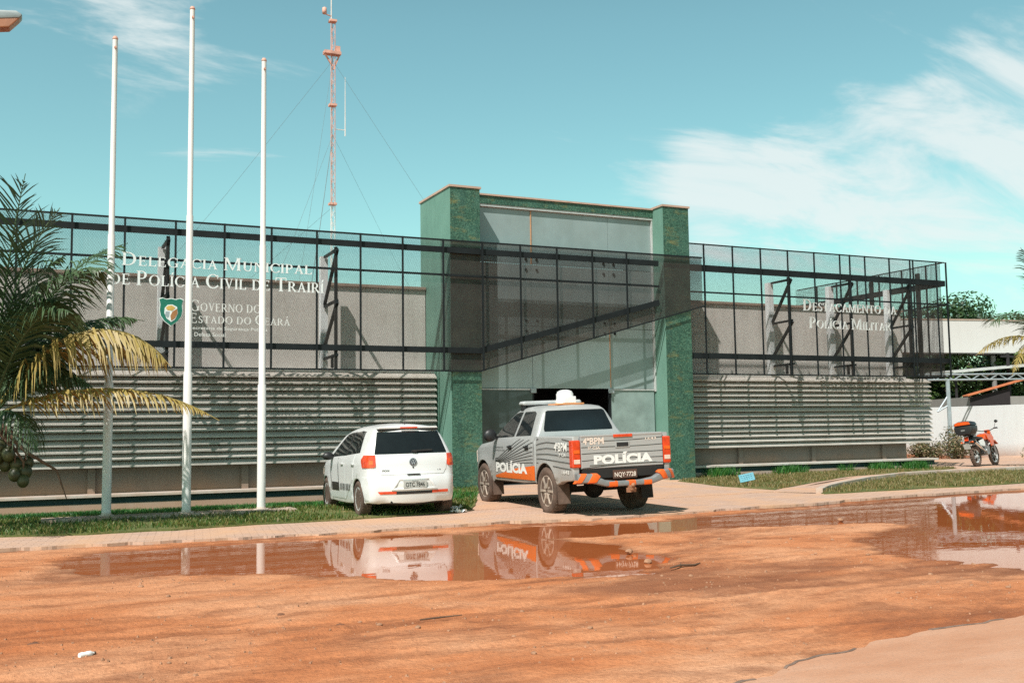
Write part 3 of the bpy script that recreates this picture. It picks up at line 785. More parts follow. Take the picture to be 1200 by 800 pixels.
# steel brackets carrying the mesh screens
def bracket(x, ys, top=5.85):
    m = MB(); y0 = 25.02
    m.bar((x, ys + .18, 2.98), (x, ys + .18, top + .08), .07)
    m.bar((x, ys + .06, top), (x, y0, top - .0), .06); m.bar((x, ys + .06, top), (x, y0, 4.65), .07)
    m.bar((x, y0, 4.6), (x, ys + .06, 4.62), .06); m.bar((x, ys + .06, 4.58), (x, y0, 3.62), .07)
    m.bar((x, y0, 3.3), (x, ys + .06, 3.32), .06); m.bar((x + .0, (y0 + ys) / 2 - .1, 3.03), (x, (y0 + ys) / 2 - .1, 3.3), .06)
    b = P(m, 'screen_bracket', 'steel_dark')
    c = MB(); c.box((x - .09, 25.05, 3.03), (x + .09, 25.23, top + .02)); c.build('column', 'white_wall', b)
for x in (-1.2, 2.72, 6.58): bracket(x, 23.8)
for x in (20.55, 22.95, 25.4): bracket(x, 24.05)

# mesh screen in front of the left wing, running on across the entrance with a rising lower edge
sc = MB()
YL = 23.80
poly = [(WL, 2.96), (10.30, 2.96), (17.2, 4.88), (17.2, 6.27), (WL, 6.27)]
sc.mi = 0; YM = YL + .137
sc.add([(WL, YM, 2.96), (9.26, YM, 2.96), (9.26, YM, 6.27), (WL, YM, 6.27)], [(0, 1, 2, 3)])
sc.mi = 1; sc.add([(9.26, YM, 2.96), (10.33, YM, 2.96), (10.33, YM, 6.27), (9.26, YM, 6.27)], [(0, 1, 2, 3)])
sc.mi = 1; sc.add([(10.33, YM, 2.97), (17.2, YM, 4.88), (17.2, YM, 6.27), (10.33, YM, 6.27)], [(0, 1, 2, 3)])
screen_l = P(sc, 'mesh_screen', ['mesh_open', 'mesh_dense'])
fr = MB(); t = .045
for x in [.72 + 1.069 * k for k in range(-7, 14)]:
    zb = 2.96 if x < 10.3 else 2.96 + (x - 10.3) * 1.92 / 6.9
    fr.box((x - .022, YL - .035, zb), (x + .022, YL - .004, 6.27))
fr.box((17.17, YL - .03, 4.88), (17.2, YL - .004, 6.26))
fr.box((WL, YL + .052, 6.245), (17.17, YL + .085, 6.285))
fr.box((WL, YL + .055, 5.95), (15.7, YL + .13, 6.09)); fr.box((WL, YL + .053, 5.355), (15.7, YL + .09, 5.405)); fr.box((WL, YL + .055, 3.42), (10.33, YL + .13, 3.56))
fr.bar((10.3, YL + .09, 3.49), (15.7, YL + .09, 4.93), .075, .15)
fr.bar((10.3, YL + .066, 2.975), (17.18, YL + .066, 4.885), .026, .035); fr.box((WL, YL + .053, 2.95), (10.3, YL + .08, 2.99))
fr.build('frame', 'steel_dark', screen_l)
# mesh screen of the right wing with its return along the side
YR = 24.05; XR = 26.95; YB = 31.2
sc = MB()
YQ = YR + .137; XQ = XR - .158
sc.add([(16.86, YQ, 2.97), (XQ, YQ, 2.97), (XQ, YQ, 6.71), (16.86, YQ, 6.71)], [(0, 1, 2, 3)])
sc.add([(XQ, YQ, 2.97), (XQ, YB, 2.97), (XQ, YB, 6.71), (XQ, YQ, 6.71)], [(0, 1, 2, 3)])
screen_r = P(sc, 'mesh_screen', 'mesh_open')
fr = MB()
for x in [17.35 + 1.01 * k for k in range(10)] + [22.80, 25.3]: fr.box((x - .02, YR - .035, 2.97), (x + .02, YR - .004, 6.71))
fr.box((XR - .04, YR + .006, 2.97), (XR - .004, YR + .05, 6.71))
fr.box((16.86, YR + .052, 6.69), (XR - .04, YR + .085, 6.725)); fr.box((16.86, YR + .055, 5.93), (XR - .05, YR + .13, 6.11)); fr.box((16.86, YR + .053, 5.30), (XR - .04, YR + .09, 5.345))
fr.box((16.86, YR + .055, 3.42), (XR - .05, YR + .13, 3.58)); fr.box((16.86, YR + .053, 2.96), (XR - .04, YR + .08, 3.0))
for y in [24.9 + 1.05 * k for k in range(6)]: fr.box((XR - .05, y - .02, 2.97), (XR - .006, y + .02, 6.71))
for y in (25.2, 27.3, 29.4): fr.box((XR - .14, y - .07, 2.97), (XR - .052, y + .07, 6.5))
for z0, z1, d in ((6.69, 6.725, .085), (5.93, 6.11, .15), (5.30, 5.345, .09), (3.42, 3.58, .15), (2.96, 3.0, .08)): fr.box((XR - d, YR + .135, z0), (XR - .053, YB, z1))
fr.build('frame', 'steel_dark', screen_r)
# raised lettering and the shield
def front(y): return lambda u, v, d: (u, y - d, v)
lt = MB()
roman_line(lt, '^DELEGACIA ^MUNICIPAL', 1.73, 5.96, 5.19, .29, front(YL - .042), .03)
roman_line(lt, "DE ^POLI'CIA ^CIVIL DE ^TRAIRI'", 1.50, 6.24, 4.76, .32, front(YL - .042), .03)
lt.build('lettering', 'letters', screen_l)
lt = MB()
roman_line(lt, '^GOVERNO DO', 3.18, 4.76, 4.235, .25, front(YL - .042), .02)
roman_line(lt, "^ESTADO DO ^CEARA'", 3.18, 5.44, 3.965, .22, front(YL - .042), .02)
for body, a, b, z, h in (('Secretaria da Segurança Pública', 3.18, 4.90, 3.80, .095), ('e Defesa Social', 3.18, 3.96, 3.67, .09)):
    tv, tf = text_data(body, .004)
    lt.add([(a + u * (b - a), YL - .05, z + v * h) for u, v in tv], tf)
lt.build('lettering', 'small_letters', screen_l)
lt = MB()
roman_line(lt, '^DESTACAMENTO DA', 20.87, 24.62, 4.91, .34, front(YR - .042), .03)
roman_line(lt, "^POLI'CIA ^MILITAR", 21.08, 24.36, 4.39, .33, front(YR - .042), .03)
lt.build('lettering', 'letters_dull', screen_r)
def shield(k, cx=2.775, cz=4.2, w=.25, h=.31):
    pts = [(-1, .86), (-.72, .95), (-.4, .86), (0, .92), (.4, .86), (.72, .95), (1, .86), (.9, .5), (.95, .1), (.86, -.3), (.55, -.66), (0, -1), (-.55, -.66), (-.86, -.3), (-.95, .1), (-.9, .5)]
    return [(cx + a * w * k, cz + b * h * k) for a, b in pts]
sh = MB()
sh.mi = 1; sh.prism(shield(1.06), front(YL - .042), 0, .016); sh.mi = 0; sh.prism(shield(1), front(YL - .042), 0, .022)
em = P(sh, 'emblem', ['shell_green', 'letters'], parent=screen_l) if 0 else sh.build('emblem', ['shell_green', 'letters'], screen_l)
for mat, ps in (('letters', [(2.64, 4.28), (2.70, 4.35), (2.80, 4.36), (2.90, 4.31), (2.92, 4.16), (2.86, 4.03), (2.78, 3.97), (2.68, 4.05), (2.63, 4.17)]),):
    q = MB(); q.prism(ps, front(YL - .064), 0, .006)
    q.mi = 1; q.prism([(2.66, 4.28), (2.71, 4.33), (2.79, 4.34), (2.87, 4.29), (2.80, 4.22), (2.70, 4.23)], front(YL - .07), 0, .004)
    q.mi = 2; q.prism([(2.80, 4.20), (2.90, 4.27), (2.91, 4.16), (2.85, 4.05), (2.78, 4.0), (2.76, 4.1)], front(YL - .07), 0, .0045)
    q.mi = 3; q.prism([(2.66, 4.20), (2.74, 4.2), (2.73, 4.1), (2.70, 4.06), (2.65, 4.12)], front(YL - .07), 0, .005)
    q.build('emblem', ['letters', 'shell_gold', 'shell_brown', 'galvanised'], screen_l)

# ------------------------------------------------------------------ flagpoles on their plinth
m = MB(); m.box((.2, 18.82, -.05), (4.45, 19.34, .115)); o = m.build('pole_plinth', 'concrete', bevel=.015)
tag(o, 'long low concrete slab carrying the three white flagpoles', 'plinth')
def pole_mat():
    m, nt, b, out = new_mat('pole_paint')
    v = coords(nt); f = noise_tex(nt, v, 3.5, 6, .7)
    c = mix(nt, ramp(nt, f, [(.66, (0, 0, 0)), (.72, (1, 1, 1))]), mix(nt, noise_tex(nt, coords(nt, (6, 6, .5)), 2, 5, .7), (.80, .79, .78), (.62, .60, .58)), (.48, .22, .12))
    nt.links.new(c, b.inputs['Base Color']); b.inputs['Roughness'].default_value = .45
    return m
M['pole'] = pole_mat()
for x, y, top, lab in ((1.22, 19.15, 8.53, 'white flagpole standing behind the coconut palm fronds, nearest the palm'),
                       (2.53, 19.06, 9.26, 'tallest white flagpole, middle of the three on the slab'),
                       (3.83, 19.0, 8.45, 'white flagpole nearest the white hatchback, at the slab end')):
    e = tag(empty('flagpole', (x, y, .115)), lab, 'flagpole', 'white flagpoles'); h = top - .115
    s1, s2 = h * .27, h * .58
    m = MB(); m.lathe([(.078, 0), (.076, s1), (.062, s1 + .02), (.060, s2), (.050, s2 + .02), (.044, h)], (0, 0, 0), 'z', 16); m.build('pole', 'pole', e, smooth=40)
    m = MB(); m.lathe([(.047, h), (.050, h + .02), (.03, h + .06), (0, h + .065)], (0, 0, 0), 'z', 14); m.build('cap', 'mast_red', e, smooth=True)
    m = MB(); m.lathe([(.02, -.03), (.02, .03)], (-.0, -.055, h - .16), 'y', 8); m.build('pulley', 'mast_red', e)
    m = MB(); m.lathe([(.13, 0), (.13, .015), (.085, .018), (.082, .05)], (0, 0, 0), 'z', 16); m.build('collar', 'white_paint', e)

# ------------------------------------------------------------------ antenna mast behind the station
mx_, my_ = 8.78, 32.4
e = tag(empty('antenna_mast', (mx_, my_, 0)), 'slim red and white lattice antenna mast with guy wires behind the station', 'mast')
def lattice(z0, z1, mat):
    m = MB(); r = .08; A = [(r * math.cos(R(90 + 120 * k)), r * math.sin(R(90 + 120 * k))) for k in range(3)]
    for x, y in A: m.tube([(x, y, z0), (x, y, z1)], .012, 6)
    z = z0; i = 0
    while z < z1 - .2:
        for k in range(3):
            a, b = A[k], A[(k + 1) % 3]
            if i % 2: a, b = b, a
            m.tube([(*a, z), (*b, z + .3)], .006, 4)
        z += .3; i += 1
    m.build('lattice', mat, e)
for a, b, c in ((0, 8.9, 'mast_white'), (8.9, 12.2, 'mast_red'), (12.2, 15.05, 'mast_red')): lattice(a, b, c)
m = MB()
for z in (8.9, 12.2, 15.05):
    m.box((-.12, -.10, z - .04), (.12, .13, z + .03)); m.build('flange', 'mast_red', e); m = MB()
m.box((-.3, -.12, 13.9), (.26, .14, 14.0)); m.bar((-.3, 0, 13.95), (0, 0, 13.5), .05); m.bar((.24, 0, 13.95), (.02, 0, 13.4), .05); m.box((.1, -.06, 14.0), (.24, .06, 14.2))
m.build('mast_platform', 'mast_red', e)
m = MB(); m.tube([(-.05, 0, 15), (-.05, 0, 17.2)], [.02, .012], 6); m.tube([(.42, 0, 11.2), (.42, 0, 13.2)], [.018, .008], 6); m.tube([(.1, 0, 11.4), (.42, 0, 11.4)], .015, 5); m.build('aerial', 'mast_white', e)
m = MB(); m.lathe([(.07, 0), (.08, .08), (.07, .2), (0, .24)], (-.28, 0, 15.25), 'z', 10); m.tube([(-.28, 0, 15.26), (-.05, 0, 15.2)], .02, 5); m.build('beacon', 'mast_red', e, smooth=True)
m = MB()
for z, ax, ay in ((13.7, -1.6, -1.3), (11.2, -1.2, -1.3), (13.7, 5.9, -1.2), (13.7, -6.5, 1.5), (11.2, 4.6, 2.6), (8.8, -4.4, 2.0), (11.2, -2.3, .6)):
    m.tube([(0, 0, z), (ax * .5, ay * .5, z * .5 + 2.4 - .12), (ax, ay, 4.8)], .0045 if (ax, z) != (-1.2, 11.2) else .010, 4)
m.build('guy_wire', 'wire', e)

# ------------------------------------------------------------------ vehicle bodywork
def arc_pts(yc, zc, r, zb, n=12, rr=.012):
    """wheel arch from rear foot to front foot at height zb (walked with the sill going rearwards = from front to rear)"""
    a0 = math.asin(max(-1, min(1, (zb - zc) / r)))
    return [(yc + r * math.cos(a0 + (math.pi - 2 * a0) * i / n), zc + r * math.sin(a0 + (math.pi - 2 * a0) * i / n), rr, 0) for i in range(n + 1)]

def ring_body(sil, W, cuts_y, cuts_z, xmid=None, x_in=None):
    """sil: closed list of (y, z, edge radius, crown). Returns bmesh of a full body (or, with x_in, a slab from x_in(y,z) out to W)."""
    n = len(sil)
    ar = sum(sil[i][0] * sil[(i + 1) % n][1] - sil[(i + 1) % n][0] * sil[i][1] for i in range(n))
    sg = 1 if ar > 0 else -1
    nor = []
    for i in range(n):
        a, b, c = sil[i - 1], sil[i], sil[(i + 1) % n]
        e1 = Vector((b[1] - a[1], a[0] - b[0])); e2 = Vector((c[1] - b[1], b[0] - c[0]))
        e1 = e1.normalized(); e2 = e2.normalized(); q = e1 + e2
        q = q.normalized() if q.length > .2 else e1
        k = 1 / max(.5, q.dot(e1)); nor.append(q * sg * k)
    bm = bmesh.new(); rings = []
    def ring(fn):
        rings.append([bm.verts.new(fn(i)) for i in range(n)])
    angs = (0, 22, 45, 68, 90)
    def edge(s, t):
        def fn(i):
            y, z, r, c = sil[i]; d = r * (1 - math.sin(R(t))); ee = r * (1 - math.cos(R(t)))
            yy, zz = y - nor[i].x * d, z - nor[i].y * d
            return (s * (W(yy, zz) - ee), yy, zz)
        return fn
    def cap(s, fx):
        b2 = bmesh.new()
        vs = [b2.verts.new((0, *edge(s, 0)(i)[1:])) for i in range(n)]
        b2.faces.new(vs)
        for c in cuts_y: bmesh.ops.bisect_plane(b2, geom=b2.verts[:] + b2.edges[:] + b2.faces[:], plane_co=(0, c, 0), plane_no=(0, 1, 0))
        for c in cuts_z: bmesh.ops.bisect_plane(b2, geom=b2.verts[:] + b2.edges[:] + b2.faces[:], plane_co=(0, 0, c), plane_no=(0, 0, 1))
        bmesh.ops.triangulate(b2, faces=b2.faces[:])
        mp = {}
        for v in b2.verts: mp[v] = bm.verts.new((fx(v.co.y, v.co.z), v.co.y, v.co.z))
        for f in b2.faces:
            try: bm.faces.new([mp[v] for v in f.verts])
            except ValueError: pass
        b2.free()
    if x_in is None:
        for t in angs: ring(edge(-1, t))
        xe = [W(sil[i][0], sil[i][1]) - sil[i][2] for i in range(n)]
        for u in (-.85, -.6, -.3, 0, .3, .6, .85):
            ring(lambda i: (xe[i] * u, sil[i][0] + nor[i].x * sil[i][3] * (1 - u * u), sil[i][1] + nor[i].y * sil[i][3] * (1 - u * u)))
        for t in reversed(angs): ring(edge(1, t))
        cap(-1, lambda y, z: -W(y, z)); cap(1, W)
    else:
        s = x_in
        for t in angs: ring(edge(s, t))
        def fin(i):
            y, z, r, c = sil[i]; return (s * (W(y, z) - .10), y, z)
        ring(fin)
        b2 = [v.co.copy() for v in rings[-1]]
        cap(s, lambda y, z: s * W(y, z))
        f = bm.faces.new([bm.verts.new(q) for q in b2]); bmesh.ops.triangulate(bm, faces=[f])
    for a, b in zip(rings[:-1], rings[1:]):
        for i in range(n):
            try: bm.faces.new((a[i], a[(i + 1) % n], b[(i + 1) % n], b[i]))
            except ValueError: pass
    bmesh.ops.remove_doubles(bm, verts=bm.verts[:], dist=2e-4)
    bmesh.ops.recalc_face_normals(bm, faces=bm.faces[:])
    return bm

def patch(bm0, planes, off=.004, skirt=.012, inset=0):
    """the piece of a body's skin inside a convex set of planes, lifted a little: doors, glass, lamps, bumpers"""
    bm = bm0.copy()
    for co, no in planes:
        bmesh.ops.bisect_plane(bm, geom=bm.verts[:] + bm.edges[:] + bm.faces[:], plane_co=co, plane_no=no, clear_outer=True)
    bm.normal_update()
    for v in bm.verts[:]:
        if not v.link_faces: bm.verts.remove(v)
    nn = {v: v.normal.copy() for v in bm.verts}
    be = [e for e in bm.edges if len(e.link_faces) == 1]
    for v in bm.verts: v.co += nn[v] * off
    r = bmesh.ops.extrude_edge_only(bm, edges=be)
    new = [g for g in r['geom'] if isinstance(g, bmesh.types.BMVert)]
    for v in new:
        best = min((q for q in v.link_edges), key=lambda e: e.calc_length())
        o = best.other_vert(v)
        v.co -= nn.get(o, Vector((0, 0, 0))) * (off + skirt)
    return bm

def side_planes(poly, s, extra=()):
    """convex polygon in (y,z), counter-clockwise; s=-1 left side, 1 right side"""
    pl = [((0, 0, 0), (-s, 0, 0))]
    n = len(poly); ar = sum(poly[i][0] * poly[(i + 1) % n][1] - poly[(i + 1) % n][0] * poly[i][1] for i in range(n)); g = 1 if ar > 0 else -1
    for i in range(n):
        a, b = poly[i], poly[(i + 1) % n]; pl.append(((0, a[0], a[1]), (0, g * (b[1] - a[1]), g * (a[0] - b[0]))))
    return pl + list(extra)
def rear_planes(poly, ymax=.4, ymin=None, front=False):
    """convex polygon in (x,z)"""
    pl = [((0, ymax, 0), (0, -1 if front else 1, 0))]
    n = len(poly); ar = sum(poly[i][0] * poly[(i + 1) % n][1] - poly[(i + 1) % n][0] * poly[i][1] for i in range(n)); g = 1 if ar > 0 else -1
    for i in range(n):
        a, b = poly[i], poly[(i + 1) % n]; pl.append(((a[0], 0, a[1]), (g * (b[1] - a[1]), 0, g * (a[0] - b[0]))))
    return pl

def bm_obj(name, bm, mats, parent, smooth=35, matfn=None):
    if matfn:
        for f in bm.faces: f.material_index = matfn(f)
    me = bpy.data.meshes.new(name); bm.to_mesh(me)
    return link(name, me, mats, parent, smooth)

class Skin:
    """ray-projects flat drawings on to bodywork"""
    def __init__(s, *bms): s.t = [BVHTree.FromBMesh(b) for b in bms]
    def hit(s, o, d):
        best = None
        for t in s.t:
            h = t.ray_cast(Vector(o), Vector(d))
            if h[0] is not None and (best is None or h[3] < best[1]): best = (h[0], h[3])
        return best[0] if best else None
    def side(s, y, z, sd, off=.004):
        h = s.hit((sd * 3, y, z), (-sd, 0, 0)); x = h.x if h else sd * .8
        return (x + sd * off, y, z)
    def rear(s, x, z, off=.004):
        h = s.hit((x, -3, z), (0, 1, 0)); y = h.y if h else -1
        return (x, y - off, z)

def text_on(mb, fn, body, u0, u1, v0, v1, bold=.02):
    tv, tf = text_data(body, bold)
    mb.add([fn(u0 + a * (u1 - u0), v0 + b * (v1 - v0)) for a, b in tv], tf)
def ribbon(mb, fn, pts, w):
    n = len(pts); vs = []
    for i, (u, v) in enumerate(pts):
        a = pts[max(0, i - 1)]; b = pts[min(n - 1, i + 1)]; d = Vector((b[0] - a[0], b[1] - a[1])); d = d.normalized() if d.length else Vector((1, 0)); q = Vector((-d.y, d.x)) * w / 2
        vs += [fn(u + q.x, v + q.y), fn(u - q.x, v - q.y)]
    mb.add(vs, [(2 * i, 2 * i + 1, 2 * i + 3, 2 * i + 2) for i in range(n - 1)])

def make_wheel(parent, x, y, r, wd, side, kind, spokes, tyre_mat):
    """wheel = hub carrying a tyre and a rim"""
    e = empty('wheel', (x, y, r), parent=parent)
    s = side; k = r
    m = MB()
    hw = wd / 2
    prof = [(r * .66, -hw * .82), (r * .80, -hw), (r * .93, -hw * .96), (r * .985, -hw * .8), (r, -hw * .55), (r, hw * .55), (r * .985, hw * .8), (r * .93, hw * .96), (r * .80, hw), (r * .66, hw * .82), (r * .64, 0)]
    vs = prof
    m.lathe(prof + [prof[0]], (0, 0, 0), 'x', 40)
    for q in range(36):
        a = 2 * math.pi * q / 36
        c = Vector((0, math.cos(a) * r * .995, math.sin(a) * r * .995))
        for sx in (-1, 1):
            m.cbox((c.x + sx * hw * .48, c.y, c.z), (hw * .5, r * .11, r * .035), Matrix.Rotation(a + math.pi / 2, 3, 'X') @ Matrix.Rotation(sx * .4, 3, 'Z'))
    m.build('tyre', tyre_mat, e, smooth=40)
    m = MB(); f = s * hw
    m.lathe([(r * .665, f * .80), (r * .66, f * .86), (r * .62, f * .84), (r * .59, f * .45), (r * .585, -f * .6)], (0, 0, 0), 'x', 32)
    m.lathe([(.001, f * .72), (r * .15, f * .70), (r * .18, f * .55), (r * .18, f * .3)], (0, 0, 0), 'x', 18)
    for q in range(spokes):
        a = 2 * math.pi * q / spokes
        if kind == 'alloy':
            for da in (-.10, .10):
                a2 = a + da
                m.bar((f * .62, math.cos(a2) * r * .15, math.sin(a2) * r * .15), (f * .72, math.cos(a2 + da * .5) * r * .63, math.sin(a2 + da * .5) * r * .63), r * .075, r * .07)
        else:
            m.bar((f * .60, math.cos(a) * r * .12, math.sin(a) * r * .12), (f * .66, math.cos(a) * r * .62, math.sin(a) * r * .62), r * .20, r * .10)
            a2 = a + math.pi / spokes
            m.bar((f * .62, math.cos(a2) * r * .20, math.sin(a2) * r * .20), (f * .62, math.cos(a2) * r * .32, math.sin(a2) * r * .32), r * .16, r * .08)
    m.build('rim', 'alloy' if kind == 'alloy' else 'steel_rim', e, smooth=35)
    m = MB(); m.lathe([(.001, f * .32), (r * .58, f * .32), (r * .58, f * .26), (.001, f * .26)], (0, 0, 0), 'x', 24)
    m.build('brake_disc', 'chassis', e)
    return e

# ---- the white hatchback ----
def hatchback(name, loc, rz, scale, paint, full=True, roll=0, pitch=0):
    e = empty(name, loc, (pitch, roll, rz), scale)
    rear = [(-.36, .25, .03, .02), (-.50, .235, .05, .05), (-.565, .275, .08, .085), (-.59, .36, .10, .09), (-.605, .47, .11, .09), (-.605, .545, .11, .09), (-.585, .62, .10, .085), (-.555, .69, .10, .08),
            (-.545, .75, .10, .07), (-.54, .86, .10, .07), (-.53, .98, .10, .06), (-.505, 1.06, .09, .055), (-.46, 1.16, .09, .05), (-.405, 1.27, .09, .05), (-.35, 1.38, .09, .045), (-.31, 1.45, .08, .04), (-.26, 1.492, .08, .035)]
    top = [(-.10, 1.515, .10, .03), (.15, 1.530, .12, .035), (.45, 1.540, .12, .035), (.8, 1.540, .12, .035), (1.15, 1.525, .12, .035), (1.4, 1.487, .10, .035), (1.6, 1.41, .06, .04), (1.8, 1.30, .06, .06), (2.05, 1.15, .06, .07), (2.25, 1.03, .07, .07), (2.4, .975, .08, .05),
           (2.65, .92, .10, .04), (2.9, .855, .10, .06), (3.07, .775, .10, .10), (3.17, .66, .09, .13), (3.205, .5, .08, .14), (3.19, .36, .07, .14), (3.12, .24, .05, .12), (2.98, .2, .03, .05)]
    fa = arc_pts(2.464, .295, .345, .2); ra = arc_pts(0, .295, .345, .22)
    sill = [(1.9, .19, .03, 0), (1.4, .18, .03, 0), (.9, .18, .03, 0), (.5, .19, .03, 0)]
    sil = rear + top + fa + sill + ra
    def W(y, z):
        w = .815 - .035 * max(0, (.55 - z) / .35) ** 2 - .01 * max(0, (z - .8) / .3)
        if z > .97: w -= .43 * (z - .97) + .25 * max(0, z - 1.38)
        if y < .25: w -= .055 * ((.25 - y) / .85) ** 2
        if y < -.3: w -= .10 * ((-.3 - y) / .33) ** 2
        if y > 2.2: w -= .05 * (y - 2.2) + .16 * max(0, (y - 2.6) / .6) ** 2
        d = min(math.hypot(y, z - .295), math.hypot(y - 2.464, z - .295))
        if d < .43: w += .014 * (1 - abs(d - .38) / .05) if d > .33 else 0
        return w
    bm = ring_body(sil, W, frange(-.5, 3.2, .14), frange(.25, 1.5, .1))
    def mf(f):
        c = f.calc_center_median()
        d = min(math.hypot(c.y, c.z - .295), math.hypot(c.y - 2.464, c.z - .295))
        if d < .352 and abs(c.x) < W(c.y, c.z) - .016 and f.normal.z < .6: return 1
        if c.z < .24 and f.normal.z < -.6: return 1
        return 0
    body = bm_obj('body', bm, [paint, 'chassis'], e, 50, mf)
    sk = Skin(bm)
    # glass
    ws = [(-.30, 1.405), (-.475, 1.145), (-.05, 1.075), (.50, 1.05), (.50, 1.40), (.2, 1.435), (-.05, 1.43)]
    win_r = [(.18, 1.02), (1.0, 1.0), (1.0, 1.445), (.55, 1.462), (.18, 1.45)]
    for s in (-1, 1):
        bm_obj('window', patch(bm, side_planes([(-.02, 1.075), (.83, 1.035), (.83, 1.435), (.45, 1.45), (.18, 1.435)], s, [((0, 0, 1.45), (0, 0, 1))])), 'glass_dark', e)
        bm_obj('window', patch(bm, side_planes([(.91, 1.03), (1.98, 1.0), (1.90, 1.06), (1.62, 1.26), (1.36, 1.405), (1.15, 1.43), (.91, 1.437)], s)), 'glass_dark', e)
        bm_obj('door_pillar', patch(bm, side_planes([(.83, 1.03), (.91, 1.03), (.91, 1.44), (.83, 1.44)], s), .003), 'black_plastic', e)
        for (a, b, nm, hy) in ((.10, .865, 'rear_door', .28), (.875, 1.94, 'front_door', 1.06)):
            pl = [(a + .03, .27), (b, .27), (b, 1.02 if nm == 'rear_door' else 1.0), (a - (.10 if nm == 'rear_door' else 0), 1.05)] if nm == 'rear_door' else [(a, .27), (b - .0, .27), (b + .05, .7), (b, .99), (a, 1.015)]
            if nm == 'rear_door': pl = [(.36, .27), (b, .27), (b, 1.02), (-.02, 1.06), (.05, .78), (.30, .62)]
            d = bm_obj(nm, patch(bm, side_planes(pl, s), .006), paint, e, 40)
            m = MB(); hx = W(hy, .87)
            m.cbox((s * (hx + .022), hy, .885), (.022, .17, .028)); m.cbox((s * (hx + .008), hy, .862), (.006, .12, .05)); m.build('handle', paint, d, bevel=.004)
        # mirror
        m = MB(); m.ball((s * .90, 1.82, 1.02), (.11, .07, .075), 14, 9); m.bar((s * .76, 1.86, .98), (s * .86, 1.83, 1.0), .05); m.build('mirror', 'black_plastic', e, smooth=50)
    bm_obj('windscreen', patch(bm, rear_planes([(-.64, 1.02), (.64, 1.02), (.52, 1.44), (-.52, 1.44)], 1.3, front=True)), 'glass_dark', e)
    rw = bm_obj('rear_window', patch(bm, rear_planes([(-.63, 1.045), (.63, 1.045), (.63, 1.07), (.535, 1.415), (-.535, 1.415), (-.63, 1.07)], 0.1)), 'glass_dark', e)
    # tailgate with its shut line, bumper
    tg = bm_obj('tailgate', patch(bm, rear_planes([(-.545, .70), (.545, .70), (.60, .78), (.64, 1.035), (-.64, 1.035), (-.60, .78)], -.2), .008), paint, e, 40)
    m = MB()
    for i in range(20):
        pass
    c = sk.rear(0, .705, .012)
    m.cbox((0, c[1] - .002, .70), (.22, .03, .022)); m.build('handle', 'black_plastic', tg, bevel=.004)
    bm_obj('rear_bumper', patch(bm, rear_planes([(-1, .24), (1, .24), (1, .665), (-1, .665)], -.26), .006), paint, e, 40)
    m = MB()   # roof spoiler
    m.prism([(-.53, 1.468), (.53, 1.468), (.51, 1.50), (-.51, 1.50)], lambda u, v, d: (u, -.30 - d - .03 * (1 - (u / .56) ** 2), v), -.12, .075)
    m.build('spoiler', paint, e, bevel=.008)
    m = MB(); m.prism([(-.52, 1.432), (.52, 1.432), (.53, 1.467), (-.53, 1.467)], lambda u, v, d: (u, -.335 - d, v), -.05, .02); m.build('spoiler_underside', 'black_plastic', e)
    m = MB(); m.box((-.15, -.425, 1.470), (.15, -.395, 1.496)); m.build('brake_lamp', 'red_lamp', e, bevel=.004)
    m = MB(); p = sk.rear(.05, 1.09, .02); q = sk.rear(.36, 1.10, .02); m.bar(p, q, .035, .03); m.bar(sk.rear(0, 1.085, .015), sk.rear(.08, 1.085, .02), .06, .04); m.build('wiper', 'black_plastic', rw)
    # tail lamps wrap the corner
    for s in (-1, 1):
        L = patch(bm, [((0, 0, .825), (0, 0, -1)), ((0, 0, 1.03), (0, 0, 1)), ((s * .625, 0, 0), (-s, 0, 0)), ((0, -.25, 0), (0, 1, 0)), ((0, -.31, .82), (0, 1, -.55)), ((0, -.29, 1.02), (0, 1, .7)), ((s * .64, 0, .835), (-s * .5, 0, -1))], .014)
        l = bm_obj('tail_lamp', L, 'red_lamp', e, 40)
        L2 = patch(bm, [((0, 0, .875), (0, 0, -1)), ((0, 0, .945), (0, 0, 1)), ((s * .66, 0, 0), (-s, 0, 0)), ((s * .72, 0, 0), (s, 0, 0)), ((0, -.33, 0), (0, 1, 0))], .019)
        bm_obj('indicator', L2, 'amber_lamp', l, 40)
        bm_obj('reflector', patch(bm, rear_planes([(s * .44 - .13, .385), (s * .44 + .17 * (s > 0) + .13 * (s < 0), .385), (s * .44 + .17 * (s > 0) + .13 * (s < 0), .43), (s * .44 - .13 - .04 * (s < 0), .43)], -.25), .014), 'red_lamp', e, 40)
    bm_obj('bumper_trim', patch(bm, rear_planes([(-.31, .378), (.31, .378), (.31, .425), (-.31, .425)], -.25), .011), 'black_plastic', e, 40)
    bm_obj('plate_recess_shade', patch(bm, rear_planes([(-.36, .475), (.36, .475), (.26, .615), (-.26, .615)], -.25), .009), simple('white_shade', (.62, .62, .61), .5), e, 40)  # flat patch on the bumper; the recess shade is its greyer white
    m = MB()   # raised lip round the plate
    for a, b in (((-.37, .47), (-.265, .622)), ((-.265, .622), (.265, .622)), ((.265, .622), (.37, .47)), ((-.39, .462), (.39, .462))):
        n_ = 8; pts = [sk.rear(a[0] + (b[0] - a[0]) * i / n_, a[1] + (b[1] - a[1]) * i / n_, .012) for i in range(n_ + 1)]
        m.tube(pts, .022, 6)
    m.build('plate_surround', paint, e, smooth=60)
    bm_obj('fuel_flap', patch(bm, side_planes([(.02, .80), (.20, .80), (.20, .96), (.02, .96)], 1), .007), paint, e, 40)
